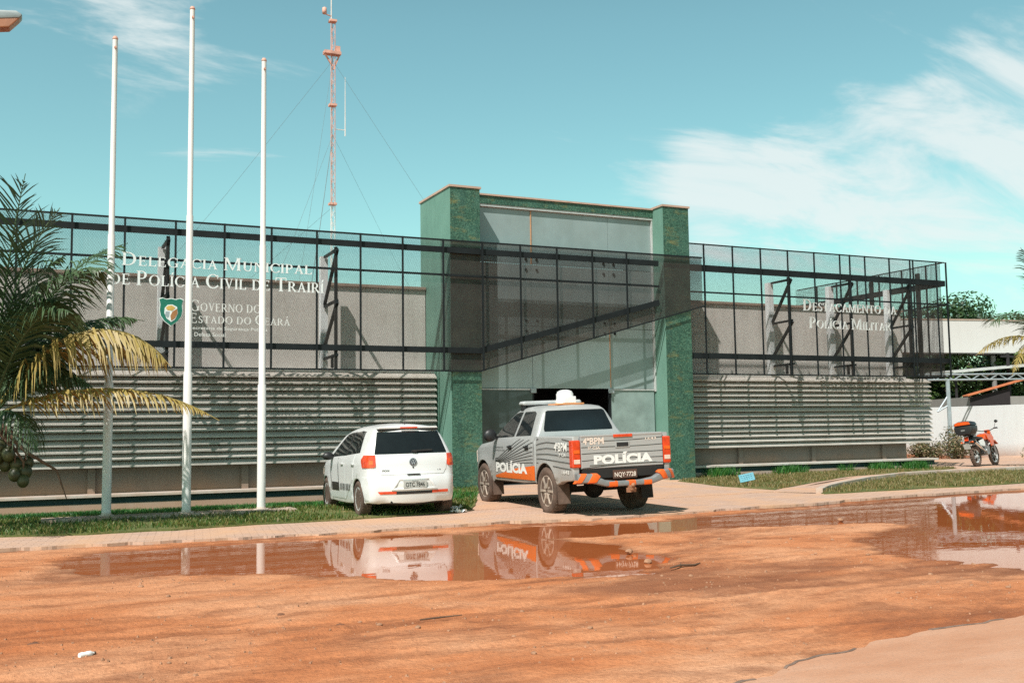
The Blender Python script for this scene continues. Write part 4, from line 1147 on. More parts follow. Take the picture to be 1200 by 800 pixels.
    if full:
        p = empty('number_plate', (0, 0, 0), parent=e) if 0 else None
        y = sk.rear(0, .535)[1] - .018
        m = MB(); m.box((-.20, y - .008, .475), (.20, y + .01, .605)); pl = m.build('number_plate', 'plate_grey', e, bevel=.004)
        m = MB(); text_on(m, lambda u, v: (u, y - .011, v), 'OTC 7846', -.165, .165, .495, .57, .012); text_on(m, lambda u, v: (u, y - .011, v), 'TRAIRI', -.06, .06, .582, .597, .0); m.build('lettering', 'decal_black', pl)
        # round maker's badge and small script
        y = sk.rear(0, .905)[1] - .012
        m = MB(); m.lathe([(.062, .012), (.066, 0), (.062, -.012), (.052, -.014), (.050, -.006)], (0, y, .905), 'y', 28); bd = m.build('badge', simple('badge_grey', (.22, .24, .26), .3, .5), e, smooth=40)
        m = MB(); m.lathe([(.051, 0), (.051, -.007), (0, -.007)], (0, y, .905), 'y', 24); m.build('badge_field', simple('badge_blue', (.05, .07, .10), .3), bd)
        m = MB()
        for a, b in (((-.022, .046), (0, .006)), ((0, .006), (.022, .046)), ((-.042, .026), (-.018, -.04)), ((-.018, -.04), (0, .0)), ((0, .0), (.018, -.04)), ((.018, -.04), (.042, .026))):
            m.bar((a[0], y - .012, .905 + a[1]), (b[0], y - .0125, .905 + b[1]), .009, .006)
        m.build('badge_sign', simple('badge_light', (.50, .53, .56), .3, .2), bd)
        m = MB(); text_on(m, lambda u, v: sk.rear(u, v, .013), 'FOX', -.52, -.40, .755, .785, .02); text_on(m, lambda u, v: sk.rear(u, v, .013), '1.0', .44, .50, .755, .775, .01); m.build('lettering', 'black_plastic', tg)
        m = MB(); p = sk.rear(0, .815, .01); m.lathe([(.014, 0), (.014, -.006)], p, 'y', 10); m.build('lock', 'black_plastic', tg)
        # side graphics: black block, script and checks along the sill; black seam tape on the door
        for s in (-1, 1):
            fn = lambda u, v: sk.side(u, v, s, .012)
            m = MB()
            bl = [(1.35 + .07 * i, 0) for i in range(9)]
            ribbon(m, fn, [(1.30 + .08 * i, .475) for i in range(8)], .15)
            if s < 0:
                for i in range(7):
                    y0 = 1.22 - i * .115
                    ribbon(m, fn, [(y0, .42), (y0 - .03, .48), (y0 - .045, .54)], .03 + .012 * (i % 3)); ribbon(m, fn, [(y0 - .06, .53), (y0 - .03, .47), (y0 - .01, .43)], .016)
            m.build('side_graphic', 'decal_black', e)
            m = MB(); fn2 = lambda u, v: sk.side(u, v, s, .013)
            for yy in (1.92, 1.32):
                ribbon(m, fn2, [(yy + .04, .99), (yy + .05, .85), (yy + .03, .7), (yy, .55), (yy - .01, .4)], .022)
            m.build('seam_tape', 'decal_black', e)
        m = MB(); m.tube([(0, -.16, 1.525), (0, -.21, 1.62), (0, -.24, 1.70)], [.007, .004, .003], 6); m.lathe([(.03, 0), (.02, .03)], (0, -.15, 1.51), 'z', 10); m.build('aerial', 'black_plastic', e)
        m = MB(); m.tube([(-.38, -.62, .25), (-.38, -.35, .26)], .022, 10); m.build('exhaust', 'chassis', e)
        m = MB(); m.box((-.62, -.30, .2), (.62, 2.9, .27)); m.bar((-.6, 0, .28), (.6, 0, .28), .08); m.build('underbody', 'chassis', e)
    # front lamps and grille
    for s in (-1, 1):
        bm_obj('headlight', patch(bm, [((0, 0, .66), (0, 0, -1)), ((0, 0, .83), (0, 0, 1)), ((s * .40, 0, 0), (-s, 0, 0)), ((0, 2.82, 0), (0, -1, 0))], .008), 'clear_lamp', e, 40)
    bm_obj('grille', patch(bm, rear_planes([(-.36, .70), (.36, .70), (.36, .78), (-.36, .78)], 2.9, front=True), .006), 'black_plastic', e, 40)
    for s in (-1, 1):
        for y in (0, 2.464): make_wheel(e, s * .715, y, .30, .19, s, 'alloy', 7, 'dusty_rubber')
    bm.free()
    return e
CAR = (6.0, 17.42, .035, -2.5, 1.02)
car = hatchback('hatchback_car', (CAR[0], CAR[1], CAR[2]), R(-CAR[3]) * -1 if 0 else -R(2.5), CAR[4], 'white_car', True, R(-.6), R(-.8))
tag(car, 'white five-door hatchback with black sill graphics parked on the lawn, seen from behind', 'car')

# ---- the grey police pickup ----
TR = (9.14, 16.15, .0)
tk = empty('police_pickup', (TR[0], TR[1], .03), (R(-.2), R(-1.6), -R(3.8)), 1.045)
tag(tk, 'grey and orange double-cab police pickup with a white roof dome on the driveway', 'pickup truck')
def WT(y, z):
    w = .872 - .03 * max(0, (.70 - z) / .25) ** 2
    if z > 1.16: w -= .03 * (z - 1.16) / .1 if z < 1.26 else .03
    if z > 1.26: w -= .48 * (z - 1.26) + .12 * max(0, z - 1.68)
    if y > 3.2: w -= .20 * ((y - 3.2) / .75) ** 2
    d = min(math.hypot(y, z - .39), math.hypot(y - 3.085, z - .39))
    if .42 < d < .56: w += .018 * (1 - abs(d - .47) / .09)
    return w
cab_sil = [(.455, .50, .03, 0), (.455, .8, .03, 0), (.455, 1.2, .03, .0), (.46, 1.32, .05, .01), (.50, 1.40, .07, .03), (.545, 1.52, .07, .04), (.60, 1.68, .07, .05), (.64, 1.755, .07, .05), (.72, 1.80, .07, .03),
           (.95, 1.825, .07, .02), (1.25, 1.83, .07, .02), (1.6, 1.815, .07, .02), (1.85, 1.77, .07, .04), (2.05, 1.65, .06, .06), (2.3, 1.48, .06, .08), (2.5, 1.33, .06, .08), (2.64, 1.235, .07, .06), (2.85, 1.205, .09, .04),
           (3.3, 1.165, .10, .04), (3.65, 1.09, .10, .05), (3.84, .99, .09, .08), (3.93, .84, .08, .10), (3.96, .66, .07, .10), (3.94, .5, .06, .10), (3.84, .40, .05, .06), (3.66, .40, .03, 0)]
cab_sil += arc_pts(3.085, .40, .455, .42, 14) + [(2.5, .47, .03, 0), (2.0, .47, .03, 0), (1.5, .47, .03, 0), (1.0, .47, .03, 0)]
cab = ring_body(cab_sil, WT, frange(.5, 3.9, .16), frange(.5, 1.8, .1))
def mft(f):
    c = f.calc_center_median()
    d = min(math.hypot(c.y, c.z - .40), math.hypot(c.y - 3.085, c.z - .40))
    if d < .463 and abs(c.x) < WT(c.y, c.z) - .016: return 1
    if c.z < .52 and f.normal.z < -.5: return 1
    return 0
bm_obj('cab', cab, ['grey_truck', 'chassis'], tk, 50, mft)
bed_sil = [(-1.10, .60, .03, 0), (-1.12, .75, .03, 0), (-1.12, 1.0, .03, 0), (-1.12, 1.2, .03, 0), (-1.115, 1.30, .03, 0), (-.6, 1.305, .03, 0), (0, 1.305, .03, 0), (.3, 1.305, .03, 0), (.43, 1.30, .03, 0), (.435, 1.0, .02, 0), (.435, .75, .02, 0), (.435, .52, .02, 0)] + arc_pts(0, .40, .455, .5, 14) + [(-.62, .56, .02, 0)]
beds = []
for s in (-1, 1):
    b = ring_body(bed_sil, WT if 0 else (lambda y, z: min(WT(y, min(z, 1.2)), .872 + .02)), frange(-1.1, .43, .14), frange(.55, 1.3, .1), x_in=s)
    beds.append(b)
    bm_obj('bed_side', b, ['grey_truck', 'chassis'], tk, 50, mft)
skt = Skin(cab, *beds)
m = MB(); m.box((-.76, -1.06, .80), (.76, .42, .84)); m.box((-.76, .36, .84), (.76, .42, 1.29)); m.build('bed_floor', 'grey_truck', tk)
m = MB()
for i in range(5): m.box((-.6, .425 - .0, 1.30 + .0), (.6, .44, 1.31)) if 0 else m.box((-.66, .352, .92 + i * .075), (.66, .361, .955 + i * .075))
m.build('bed_ribs', 'grey_truck', tk, bevel=.004)
m = MB(); m.box((-.735, -1.145, .775), (.735, -1.075, 1.295)); m.box((-.60, -1.152, .83), (.60, -1.144, .835)); m.box((-.735, -1.15, 1.27), (.735, -1.08, 1.31)); tg = m.build('tailgate', 'grey_truck', tk, bevel=.012)
m = MB(); m.box((-.13, -1.153, 1.085), (.13, -1.146, 1.19)); h = m.build('handle', 'grey_truck', tg, bevel=.004)
m = MB(); m.box((-.105, -1.158, 1.105), (.105, -1.152, 1.17)); m.build('handle_recess', 'black_plastic', tg, bevel=.003)
m = MB(); m.box((-.16, -1.162, 1.255), (.18, -1.149, 1.302)); m.build('brake_lamp', 'red_lamp', tk, bevel=.005)
ft = lambda u, v: (u, -1.1495, v)
m = MB(); text_on(m, ft, 'POLÍCIA', -.52, .54, .83, 1.02, .055); m.build('lettering', 'decal_white', tg)
m = MB(); text_on(m, ft, '4ªBPM', -.70, -.33, 1.155, 1.265, .02); text_on(m, ft, '3ª CIA', -.62, -.40, 1.075, 1.125, .01); text_on(m, ft, '1643', .42, .62, 1.19, 1.23, .01); m.build('lettering', 'decal_pink', tg)
m = MB()
for k in range(5):
    z0 = .80 + .105 * k
    pts = [(-.73 + 1.46 * i / 24, z0 + .018 * math.sin(3.1 * i / 24 + k * .7) + .03 * (i / 24 - .5)) for i in range(25)]
    ribbon(m, lambda u, v: (u, -1.1475, v), pts, .010)
m.build('stripe_graphic', 'decal_black', tg)
# glass
for s in (-1, 1):
    fd = [(1.47, .56), (2.36, .56), (2.52, .86), (2.46, 1.26), (1.47, 1.27)]; rd = [(.62, .56), (1.455, .56), (1.455, 1.27), (.62, 1.28)]
    d1 = bm_obj('front_door', patch(cab, side_planes(fd, s), .006), 'grey_truck', tk, 40)
    d2 = bm_obj('rear_door', patch(cab, side_planes([(.86, .56), (1.455, .56), (1.455, 1.27), (.60, 1.28), (.58, .86), (.60, .80)], s), .006), 'grey_truck', tk, 40)
    for d, hy in ((d1, 1.60), (d2, .80)):
        m = MB(); hx = WT(hy, 1.12); m.cbox((s * (hx + .028), hy, 1.115), (.024, .19, .035)); m.cbox((s * (hx + .006), hy, 1.105), (.010, .13, .08)); m.build('handle', 'black_plastic', d, bevel=.006)
    bm_obj('window', patch(cab, side_planes([(.72, 1.315), (1.42, 1.305), (1.42, 1.735), (.95, 1.735), (.86, 1.70)], s), .005), 'glass_dark', tk)
    bm_obj('window', patch(cab, side_planes([(1.51, 1.30), (2.46, 1.275), (2.30, 1.42), (2.0, 1.615), (1.82, 1.71), (1.70, 1.735), (1.51, 1.737)], s), .005), 'glass_dark', tk)
    m = MB(); m.ball((s * 1.0, 2.30, 1.33), (.13, .07, .12), 14, 9); m.bar((s * .82, 2.34, 1.27), (s * .93, 2.31, 1.30), .06); m.build('mirror', 'black_plastic', tk, smooth=50)
rw = bm_obj('rear_window', patch(cab, rear_planes([(-.655, 1.375), (.655, 1.375), (.66, 1.42), (.565, 1.715), (.53, 1.735), (-.53, 1.735), (-.565, 1.715), (-.66, 1.42)], .75), .006), 'glass_dark', tk)
bm_obj('windscreen', patch(cab, rear_planes([(-.70, 1.28), (.70, 1.28), (.56, 1.75), (-.56, 1.75)], 1.7, front=True), .005), 'glass_dark', tk)
bm_obj('grille', patch(cab, rear_planes([(-.40, .75), (.40, .75), (.40, 1.0), (-.40, 1.0)], 3.6, front=True), .006), 'black_plastic', tk)
for s in (-1, 1):
    bm_obj('headlight', patch(cab, [((0, 0, .80), (0, 0, -1)), ((0, 0, 1.03), (0, 0, 1)), ((s * .46, 0, 0), (-s, 0, 0)), ((0, 3.62, 0), (0, -1, 0))], .008), 'clear_lamp', tk, 40)
    # tail lamps stand upright at the corner of the bed
    x0, x1 = sorted((s * .742, s * .885))
    m = MB(); m.box((x0, -1.145, .80), (x1, -1.0, 1.235)); l = m.build('tail_lamp', 'red_lamp', tk, bevel=.022)
    m = MB(); m.box((x0 + .018, -1.151, 1.02), (x1 - .018, -1.144, 1.08)); m.build('indicator', 'amber_lamp', l, bevel=.006)
    m = MB(); m.box((x0 + .018, -1.151, .86), (x1 - .018, -1.144, .93)); m.build('reversing_lamp', 'clear_lamp', l, bevel=.006)
    # orange sill panel with white word, black sweeping lines
    b = lambda u, v: skt.side(u, v, s, .011)
    m = MB(); N = 26
    ys = [2.42 - (2.42 - .47) * i / N for i in range(N + 1)]
    vs = []
    for i, y in enumerate(ys):
        t = i / N; zt = .58 + .07 * min(1, t * 2) + .15 * t
        for k in range(4): vs.append(b(y, .545 + (zt - .545) * k / 3))
    m.add(vs, [(4 * i + k, 4 * i + k + 1, 4 * i + k + 5, 4 * i + k + 4) for i in range(N) for k in range(3)]); m.build('orange_panel', 'orange_paint', tk, smooth=True)
    m = MB(); n_ = 0
    for k in range(9):
        pts = []
        for i in range(40):
            y = 2.40 - 3.46 * i / 39; t = (2.40 - y) / 3.46
            spread = .028 + .058 * max(0, min(1, (t - .05) * 1.5))
            z = .72 + .16 * math.sin(min(1, t * 1.15) * 1.9 - .2) + k * spread - .13 * max(0, t - .62) * 2 + .02 * math.sin(6 * t + k * .6)
            if z > 1.26 or math.hypot(y, z - .40) < .50 or (.44 < y < .47): 
                if len(pts) > 1: ribbon(m, lambda u, v: skt.side(u, v, s, .0085 + .0002 * k), pts, .011)
                pts = []
            else: pts.append((y, z))
        if len(pts) > 1: ribbon(m, lambda u, v: skt.side(u, v, s, .0085 + .0002 * k), pts, .011)
    m.build('stripe_graphic', 'decal_black', tk)
    m = MB()
    fn = (lambda a: (lambda u, v: skt.side(a - u if s < 0 else a - 1.5 + u + .1, v, s, .014)))
    text_on(m, fn(2.36), 'POLÍCIA', 0, 1.56, .645, .87, .055)
    text_on(m, lambda u, v: skt.side(-.42 - u if s < 0 else -1.0 + u, v, s, .013), '4ªBPM', 0, .50, 1.06, 1.20, .02)
    text_on(m, lambda u, v: skt.side(-.60 - u if s < 0 else -.9 + u, v, s, .013), '3ª CIA', 0, .28, .975, 1.03, .01)
    text_on(m, lambda u, v: skt.side(-.70 - u if s < 0 else -1.0 + u, v, s, .013), '1643', 0, .28, .70, .76, .01)
    m.build('lettering', 'decal_white', tk)
    m = MB(); text_on(m, lambda u, v: skt.side(2.36 - u if s < 0 else 1.9 + u, v, s, .012), 'GOVERNO DO', 0, .40, 1.09, 1.12, 0); text_on(m, lambda u, v: skt.side(2.36 - u if s < 0 else 1.9 + u, v, s, .012), 'ESTADO DO CEARÁ', 0, .50, 1.04, 1.07, 0); m.build('lettering', 'decal_black', tk)
    # mud flaps
    for y in (-.47, 2.60):
        m = MB(); m.prism([(s * .66, .20), (s * .875, .20), (s * .875, .52), (s * .66, .52)], lambda u, v, d: (u, y + d - .10 * (.5 - v), v), 0, .012); m.build('mud_flap', 'dusty_rubber' if s < 0 else 'rubber', tk)
    # steel bumper bar with sloping ends, wrapped in orange and grey bands
bp = empty('rear_bumper', (0, 0, 0), parent=tk)
def bump_c(x):
    a = abs(x); return Vector((x, -1.30 + .16 * max(0, a - .62) ** 1.2 * 4, .525 + .10 * max(0, min(1, (a - .40) / .16)) + .01 * a))
def bump_h(x): return .042 + .032 * max(0, min(1, (abs(x) - .38) / .18))
def bump_band(x0, x1, sk, off, mat, name):
    m = MB(); N = 8; vs = []
    for i in range(N + 1):
        for (dy, dz) in ((.05, -1), (-.03, -1), (-.055, -.75), (-.062, 0), (-.055, .75), (-.03, 1), (.05, 1)):
            x = x0 + (x1 - x0) * i / N + sk * dz; h = bump_h(x) + off
            c = bump_c(x); vs.append((c.x, c.y + dy - off * (1 if dy < 0 else 0), c.z + dz * h))
    fs = [(7 * i + k, 7 * i + k + 1, 7 * i + k + 8, 7 * i + k + 7) for i in range(N) for k in range(6)]
    fs += [(6, 5, 4, 3, 2, 1, 0), tuple(range(7 * N, 7 * N + 7))] + [(7 * i + 6, 7 * i, 7 * i + 7, 7 * i + 13) for i in range(N)]
    m.add(vs, fs); return m.build(name, mat, bp, smooth=40)
bump_band(-.86, .86, 0, 0, simple('bumper_grey', (.26, .27, .28), .4, .3), 'bumper_bar')
orange = simple('chevron_orange', (.74, .12, .012), .4, 0, .3, .08)
for a, b in ((-.845, -.77), (-.68, -.55), (.56, .67), (.78, .845)): bump_band(a, b, .045 if a < 0 else -.045, .004, orange, 'chevron')
for a, b in ((-.37, -.22), (-.02, .10), (.25, .39)): bump_band(a, b, 0, .004, orange, 'chevron')
m = MB(); m.box((-.45, -1.26, .53), (.45, -1.10, .56)); m.build('bumper_step', 'chassis', bp)
m = MB(); m.bar((0, -1.30, .47), (0, -1.45, .45), .06); m.ball((0, -1.46, .50), .035); m.cbox((0, -1.38, .42), (.16, .03, .07)); m.build('tow_hitch', simple('rusty', (.34, .17, .10), .8, .2, 0, .4, 20), bp, smooth=40)
m = MB(); m.box((-.215, -1.20, .60), (.215, -1.185, .735)); pl = m.build('number_plate', 'plate_brown', tk, bevel=.004)
m = MB(); text_on(m, lambda u, v: (u, -1.203, v), 'NQY·7728', -.19, .19, .615, .70, .014); m.build('lettering', 'decal_pink', pl)
m = MB(); m.box((-.70, -1.06, .60), (.70, -.95, .79)); m.box((-.72, -1.14, .62), (.72, -1.06, .77)); m.build('rear_panel', 'chassis', tk)
m = MB()
for s in (-1, 1): m.bar((s * .50, -1.0, .62), (s * .50, 3.6, .55), .09, .16)
m.bar((-.70, 0, .39), (.70, 0, .39), .10); m.ball((0, 0, .39), (.17, .2, .17)); m.box((-.45, .6, .42), (.45, 2.4, .60)); m.bar((-.70, 3.085, .40), (.70, 3.085, .40), .10); m.lathe([(.05, -.12), (.30, -.10), (.34, 0), (.30, .10), (.05, .12)], (0, -.68, .62), 'z', 20); m.tube([(.3, -.2, .4), (.42, -.9, .45)], .035)
m.build('chassis', 'chassis', tk)
# light bar and dome on the roof
m = MB(); m.prism([(-.58, 0), (.58, 0), (.60, .04), (.57, .10), (-.57, .10), (-.60, .04)], lambda u, v, d: (u - .03, 1.62 + d, 1.86 + v * .75), -.11, .11); lb = m.build('light_bar', simple('bar_white', (.50, .51, .52), .35, 0, .3), tk, bevel=.03)
m = MB(); m.box((-.52, 1.54, 1.80), (.48, 1.70, 1.872)); m.box((-.60, 1.56, 1.76), (-.54, 1.68, 1.88)); m.box((.48, 1.56, 1.76), (.54, 1.68, 1.88)); m.build('light_bar_foot', 'black_plastic', lb)
m = MB(); m.lathe([(.17, 0), (.18, .03), (.17, .06), (.155, .10), (.155, .17), (.13, .22), (.07, .245), (0, .25)], (-.03, .95, 1.855), 'z', 24); dm = m.build('dome', 'plastic_white', tk, smooth=40)
m = MB(); m.box((-.28, .72, 1.83), (.24, 1.16, 1.86)); m.build('dome_base', simple('base_tan', (.62, .26, .10), .6), dm, bevel=.008)
m = MB(); m.box((-.14, .755, 1.862), (.10, .80, 1.98)); m.build('dome_box', 'plastic_white', dm, bevel=.01)
for s in (-1, 1):
    for y in (0, 3.085): make_wheel(tk, s * .755, y, .392, .265, s, 'steel', 6, 'dusty_rubber')

# ---- trail motorcycle ----
mt = empty('motorcycle', (28.45, 24.55, .055), (0, R(-7), -R(72)), 1.06)
tag(mt, 'black and orange trail motorcycle with a big top box on its side stand', 'motorcycle')
def moto_wheel(y, r, wd):
    e = empty('wheel', (0, y, r), parent=mt); hw = wd / 2
    m = MB(); pr = [(r - wd * .95 + 0, -hw * .5), (r - wd * .6, -hw), (r - wd * .2, -hw * .85), (r, -hw * .3), (r, hw * .3), (r - wd * .2, hw * .85), (r - wd * .6, hw), (r - wd * .95, hw * .5)]
    m.lathe(pr + [pr[0]], (0, 0, 0), 'x', 32)
    for q in range(28):
        a = 2 * math.pi * q / 28
        m.cbox((0, math.cos(a) * r, math.sin(a) * r), (wd * .7, .03, .02), Matrix.Rotation(a + math.pi / 2, 3, 'X'))
    m.build('tyre', 'dusty_rubber', e, smooth=40)
    m = MB(); ri = r - wd * .95; m.lathe([(ri, -hw * .5), (ri + .01, 0), (ri, hw * .5), (ri - .02, hw * .4), (ri - .025, 0), (ri - .02, -hw * .4), (ri, -hw * .5)], (0, 0, 0), 'x', 32)
    m.lathe([(.001, -.07), (.045, -.07), (.03, 0), (.045, .07), (.001, .07)], (0, 0, 0), 'x', 14)
    for q in range(18):
        a = 2 * math.pi * q / 18; a2 = a + (.5 if q % 2 else -.5)
        m.tube([((.05 if q % 4 < 2 else -.05), math.cos(a) * .04, math.sin(a) * .04), (0, math.cos(a2) * (ri - .02), math.sin(a2) * (ri - .02))], .004, 4)
    m.build('rim', 'alloy', e, smooth=40)
moto_wheel(0, .325, .12); moto_wheel(1.37, .34, .095)
m = MB(); m.tube([(0, .05, .33), (.06, .5, .42)], .03); m.tube([(-.07, .05, .33), (-.07, .5, .42)], .03); m.tube([(0, .55, .40), (0, .95, .40), (0, 1.06, .86)], .028); m.tube([(0, .3, .80), (0, 1.02, .95), (0, 1.06, .86)], .03); m.tube([(0, .45, .42), (0, .35, .82)], .025); m.build('frame', 'chassis', mt, smooth=40)
m = MB(); m.cbox((0, .70, .50), (.24, .34, .24)); m.cbox((0, .78, .68), (.16, .20, .22), Matrix.Rotation(R(-20), 3, 'X')); m.lathe([(.1, -.16), (.11, -.13), (.11, .13), (.1, .16)], (0, .64, .44), 'x', 16)
for k in range(5): m.cbox((0, .77 + k * .012, .62 + k * .035), (.20, .23, .012))
m.build('engine', 'engine', mt, bevel=.008)
m = MB()
for s in (-1, 1): m.tube([(s * .10, 1.37, .34), (s * .10, 1.13, .98)], [.032, .024], 10)
m.cbox((0, 1.14, .95), (.26, .10, .04), Matrix.Rotation(R(22), 3, 'X')); m.build('fork', 'engine', mt, smooth=40)
m = MB(); m.prism([(1.02, .70), (1.30, .80), (1.52, .76), (1.70, .66), (1.72, .68), (1.53, .80), (1.30, .84), (1.04, .74)], lambda u, v, d: (d, u, v), -.07, .07); m.build('front_mudguard', 'moto_orange', mt, bevel=.01)
m = MB(); m.prism([(.46, .84), (.58, .96), (.80, 1.03), (1.0, 1.0), (1.04, .90), (.95, .80), (.62, .80)], lambda u, v, d: (d, u, v), -.14, .14); m.build('fuel_tank', 'moto_orange', mt, bevel=.05, smooth=50)
for s in (-1, 1):
    m = MB(); m.prism([(.66, .96), (1.02, 1.0), (1.16, .88), (1.06, .62), (.90, .60), (.86, .78), (.72, .82)], lambda u, v, d: (s * (.15 + d - .05 * (v - .8)), u, v), 0, .03); m.build('shroud', 'moto_orange', mt, bevel=.008)
    m = MB(); m.prism([(.12, .78), (.48, .84), (.56, .70), (.46, .60), (.20, .66)], lambda u, v, d: (s * (.11 + d), u, v), 0, .025); m.build('side_panel', 'plastic_white' if s < 0 else 'plastic_white', mt, bevel=.008)
m = MB(); m.prism([(-.22, .86), (.46, .84), (.56, .90), (.40, .91), (-.20, .95)], lambda u, v, d: (d, u, v), -.12, .12); m.build('seat', 'black_plastic', mt, bevel=.025, smooth=50)
m = MB(); m.prism([(-.48, .72), (-.42, .84), (-.10, .86), (.12, .74), (.10, .70), (-.14, .78), (-.40, .76)], lambda u, v, d: (d, u, v), -.08, .08); m.build('rear_mudguard', 'black_plastic', mt, bevel=.01)
m = MB(); m.prism([(-.48, .80), (-.44, .80), (-.42, .92), (-.46, .92)], lambda u, v, d: (d, u, v), -.065, .065); m.build('tail_lamp', 'red_lamp', mt, bevel=.01)
m = MB(); m.cbox((0, -.50, .62), (.20, .012, .16), Matrix.Rotation(R(18), 3, 'X')); m.build('number_plate', 'plate_grey', mt, bevel=.004)
for s in (-1, 1):
    m = MB(); m.ball((s * .17, -.44, .76), (.03, .045, .03), 10, 6); m.tube([(s * .07, -.42, .76), (s * .16, -.43, .76)], .01, 6); m.build('indicator', 'amber_lamp', mt, smooth=True)
m = MB(); m.tube([(.12, .72, .48), (.15, .4, .46), (.16, .05, .62)], [.025, .03, .03]); m.tube([(.16, .12, .58), (.17, -.30, .76)], [.05, .055], 12); m.build('exhaust', 'chrome', mt, smooth=50)
m = MB(); m.tube([(-.40, .98, 1.16), (-.30, 1.02, 1.155), (-.12, 1.08, 1.10), (.12, 1.08, 1.10), (.30, 1.02, 1.155), (.40, .98, 1.16)], .013, 8)
for s in (-1, 1): m.tube([(s * .41, .975, 1.16), (s * .29, 1.025, 1.155)], .021, 8); m.tube([(s * .40, 1.06, 1.14), (s * .28, 1.09, 1.15)], .008, 5)
m.tube([(0, 1.1, .96), (0, 1.08, 1.1)], .03); m.build('handlebar', 'black_plastic', mt, smooth=50)
for s in (-1, 1):
    m = MB(); m.tube([(s * .30, 1.03, 1.16), (s * .36, 1.05, 1.34)], .007, 5); m.ball((s * .38, 1.05, 1.37), (.06, .02, .05), 12, 7); m.build('mirror', 'black_plastic', mt, smooth=50)
m = MB(); m.prism([(1.16, .92), (1.26, .90), (1.24, 1.08), (1.16, 1.14)], lambda u, v, d: (d, u, v), -.09, .09); m.build('headlight', 'moto_orange', mt, bevel=.02)
m = MB(); m.box((-.10, -.46, .955), (.10, .06, .985)); m.build('carrier', 'chassis', mt)
m = MB(); m.prism([(-.20, .99), (.20, .99), (.275, 1.12), (.285, 1.26), (-.285, 1.26), (-.275, 1.12)], lambda u, v, d: (u, -.60 + d, v), 0, .46); tb = m.build('top_box', 'black_plastic', mt, bevel=.04, smooth=50)
m = MB(); m.prism([(-.285, 1.265), (.285, 1.265), (.24, 1.37), (.12, 1.41), (-.12, 1.41), (-.24, 1.37)], lambda u, v, d: (u, -.60 + d, v), .0, .46); m.build('lid', 'black_plastic', tb, bevel=.04, smooth=50)
m = MB(); m.prism([(-.25, 1.29), (.25, 1.29), (.215, 1.37), (.11, 1.39), (-.11, 1.39), (-.215, 1.37)], lambda u, v, d: (u, -.612 + d, v), 0, .03); m.build('reflector_band', 'moto_orange', tb, bevel=.008)
m = MB(); m.box((-.06, -.612, 1.10), (.06, -.598, 1.15)); m.build('latch', 'engine', tb, bevel=.003)
m = MB(); m.tube([(-.1, .55, .36), (-.30, .45, .045)], .014, 6); m.build('side_stand', 'chassis', mt)

# ---- dark car beyond the end of the station, seen under the louvers ----
dc = hatchback('parked_car', (30.95, 33.2, .0), R(-70), 1.02, 'dark_car', False)
tag(dc, 'dark car parked behind the station end, glimpsed under the louvers', 'car')

# ------------------------------------------------------------------ coconut palms
def frond(parent, pts, L, npair, mat, rmat, droop=.5, wid=.042, seed=0, r0=.028, fold=.5):
    """rachis through pts with a leaflet at every node on each side"""
    rnd = random.Random(seed)
    P_ = [Vector(p) for p in pts]
    def bez(t):
        n = len(P_) - 1; q = Vector((0, 0, 0))
        for i, p in enumerate(P_): q += p * (math.comb(n, i) * t ** i * (1 - t) ** (n - i))
        return q
    m = MB(); N = 14
    m.mi = 0
    m.tube([bez(i / N) for i in range(N + 1)], [r0 * (1 - .8 * i / N) for i in range(N + 1)], 5)
    m.mi = 1
    for k in range(npair):
        t = .16 + .84 * (k + .5) / npair
        p = bez(t); d = (bez(min(1, t + .02)) - bez(t - .02)).normalized()
        sd = d.cross(Vector((0, 0, 1))); sd = sd.normalized() if sd.length > .1 else Vector((1, 0, 0))
        up = sd.cross(d)
        ln = L * (math.sin(math.pi * min(1, (t * .92 + .12))) ** .6) * rnd.uniform(.8, 1.1)
        for s in (-1, 1):
            if rnd.random() < .05: continue
            dr = (sd * s * (1 - fold * .3) + d * rnd.uniform(.55, .95) + up * rnd.uniform(.0, .35)).normalized()
            a = p; w = d * wid * rnd.uniform(.7, 1.15) / 2
            vs = [a - w * .6, a + w * .6]; q = a; dd = dr.copy()
            for j in range(3):
                dd = (dd + Vector((0, 0, -1)) * droop * (.25 + .35 * j) * rnd.uniform(.7, 1.3)).normalized()
                q = q + dd * ln / 3; f = (1, .75, .08)[j]
                vs += [q - w * f, q + w * f]
            m.add(vs, [(0, 1, 3, 2), (2, 3, 5, 4), (4, 5, 7, 6)])
    return m.build('frond', [rmat, mat], parent)
def palm(name, base, crown, fronds, label, nuts=0, seed=1):
    e = tag(empty(name, base), label, 'palm tree'); b = Vector(base); c = Vector(crown) - b
    m = MB(); N = 16
    m.tube([Vector((c.x * (i / N) ** 1.4, c.y * i / N, c.z * i / N)) for i in range(N + 1)], [.20 - .07 * (i / N) + (.012 if i % 2 else 0) + (.10 * (1 - i / 2) if i < 2 else 0) for i in range(N + 1)], 12)
    m.build('trunk', 'bark', e, smooth=30)
    for i, (pts, L, n, mat, rm, dr) in enumerate(fronds):
        frond(e, [Vector(p) - b for p in pts], L, n, mat, rm, dr, seed=seed * 50 + i)
    rnd = random.Random(seed)
    if nuts:
        for (x, y, z, r) in nuts:
            m = MB(); m.ball((x - b.x, y - b.y, z - b.z - .08), (r, r, r * 1.2), 12, 9); m.build('coconut', 'coconut', e, smooth=True)
    return e
C0 = (-.55, 18.2, 1.80)
FG, FO, FD = ('frond_green', 'rachis_green'), ('frond_gold', 'rachis'), ('frond_dry', 'rachis')
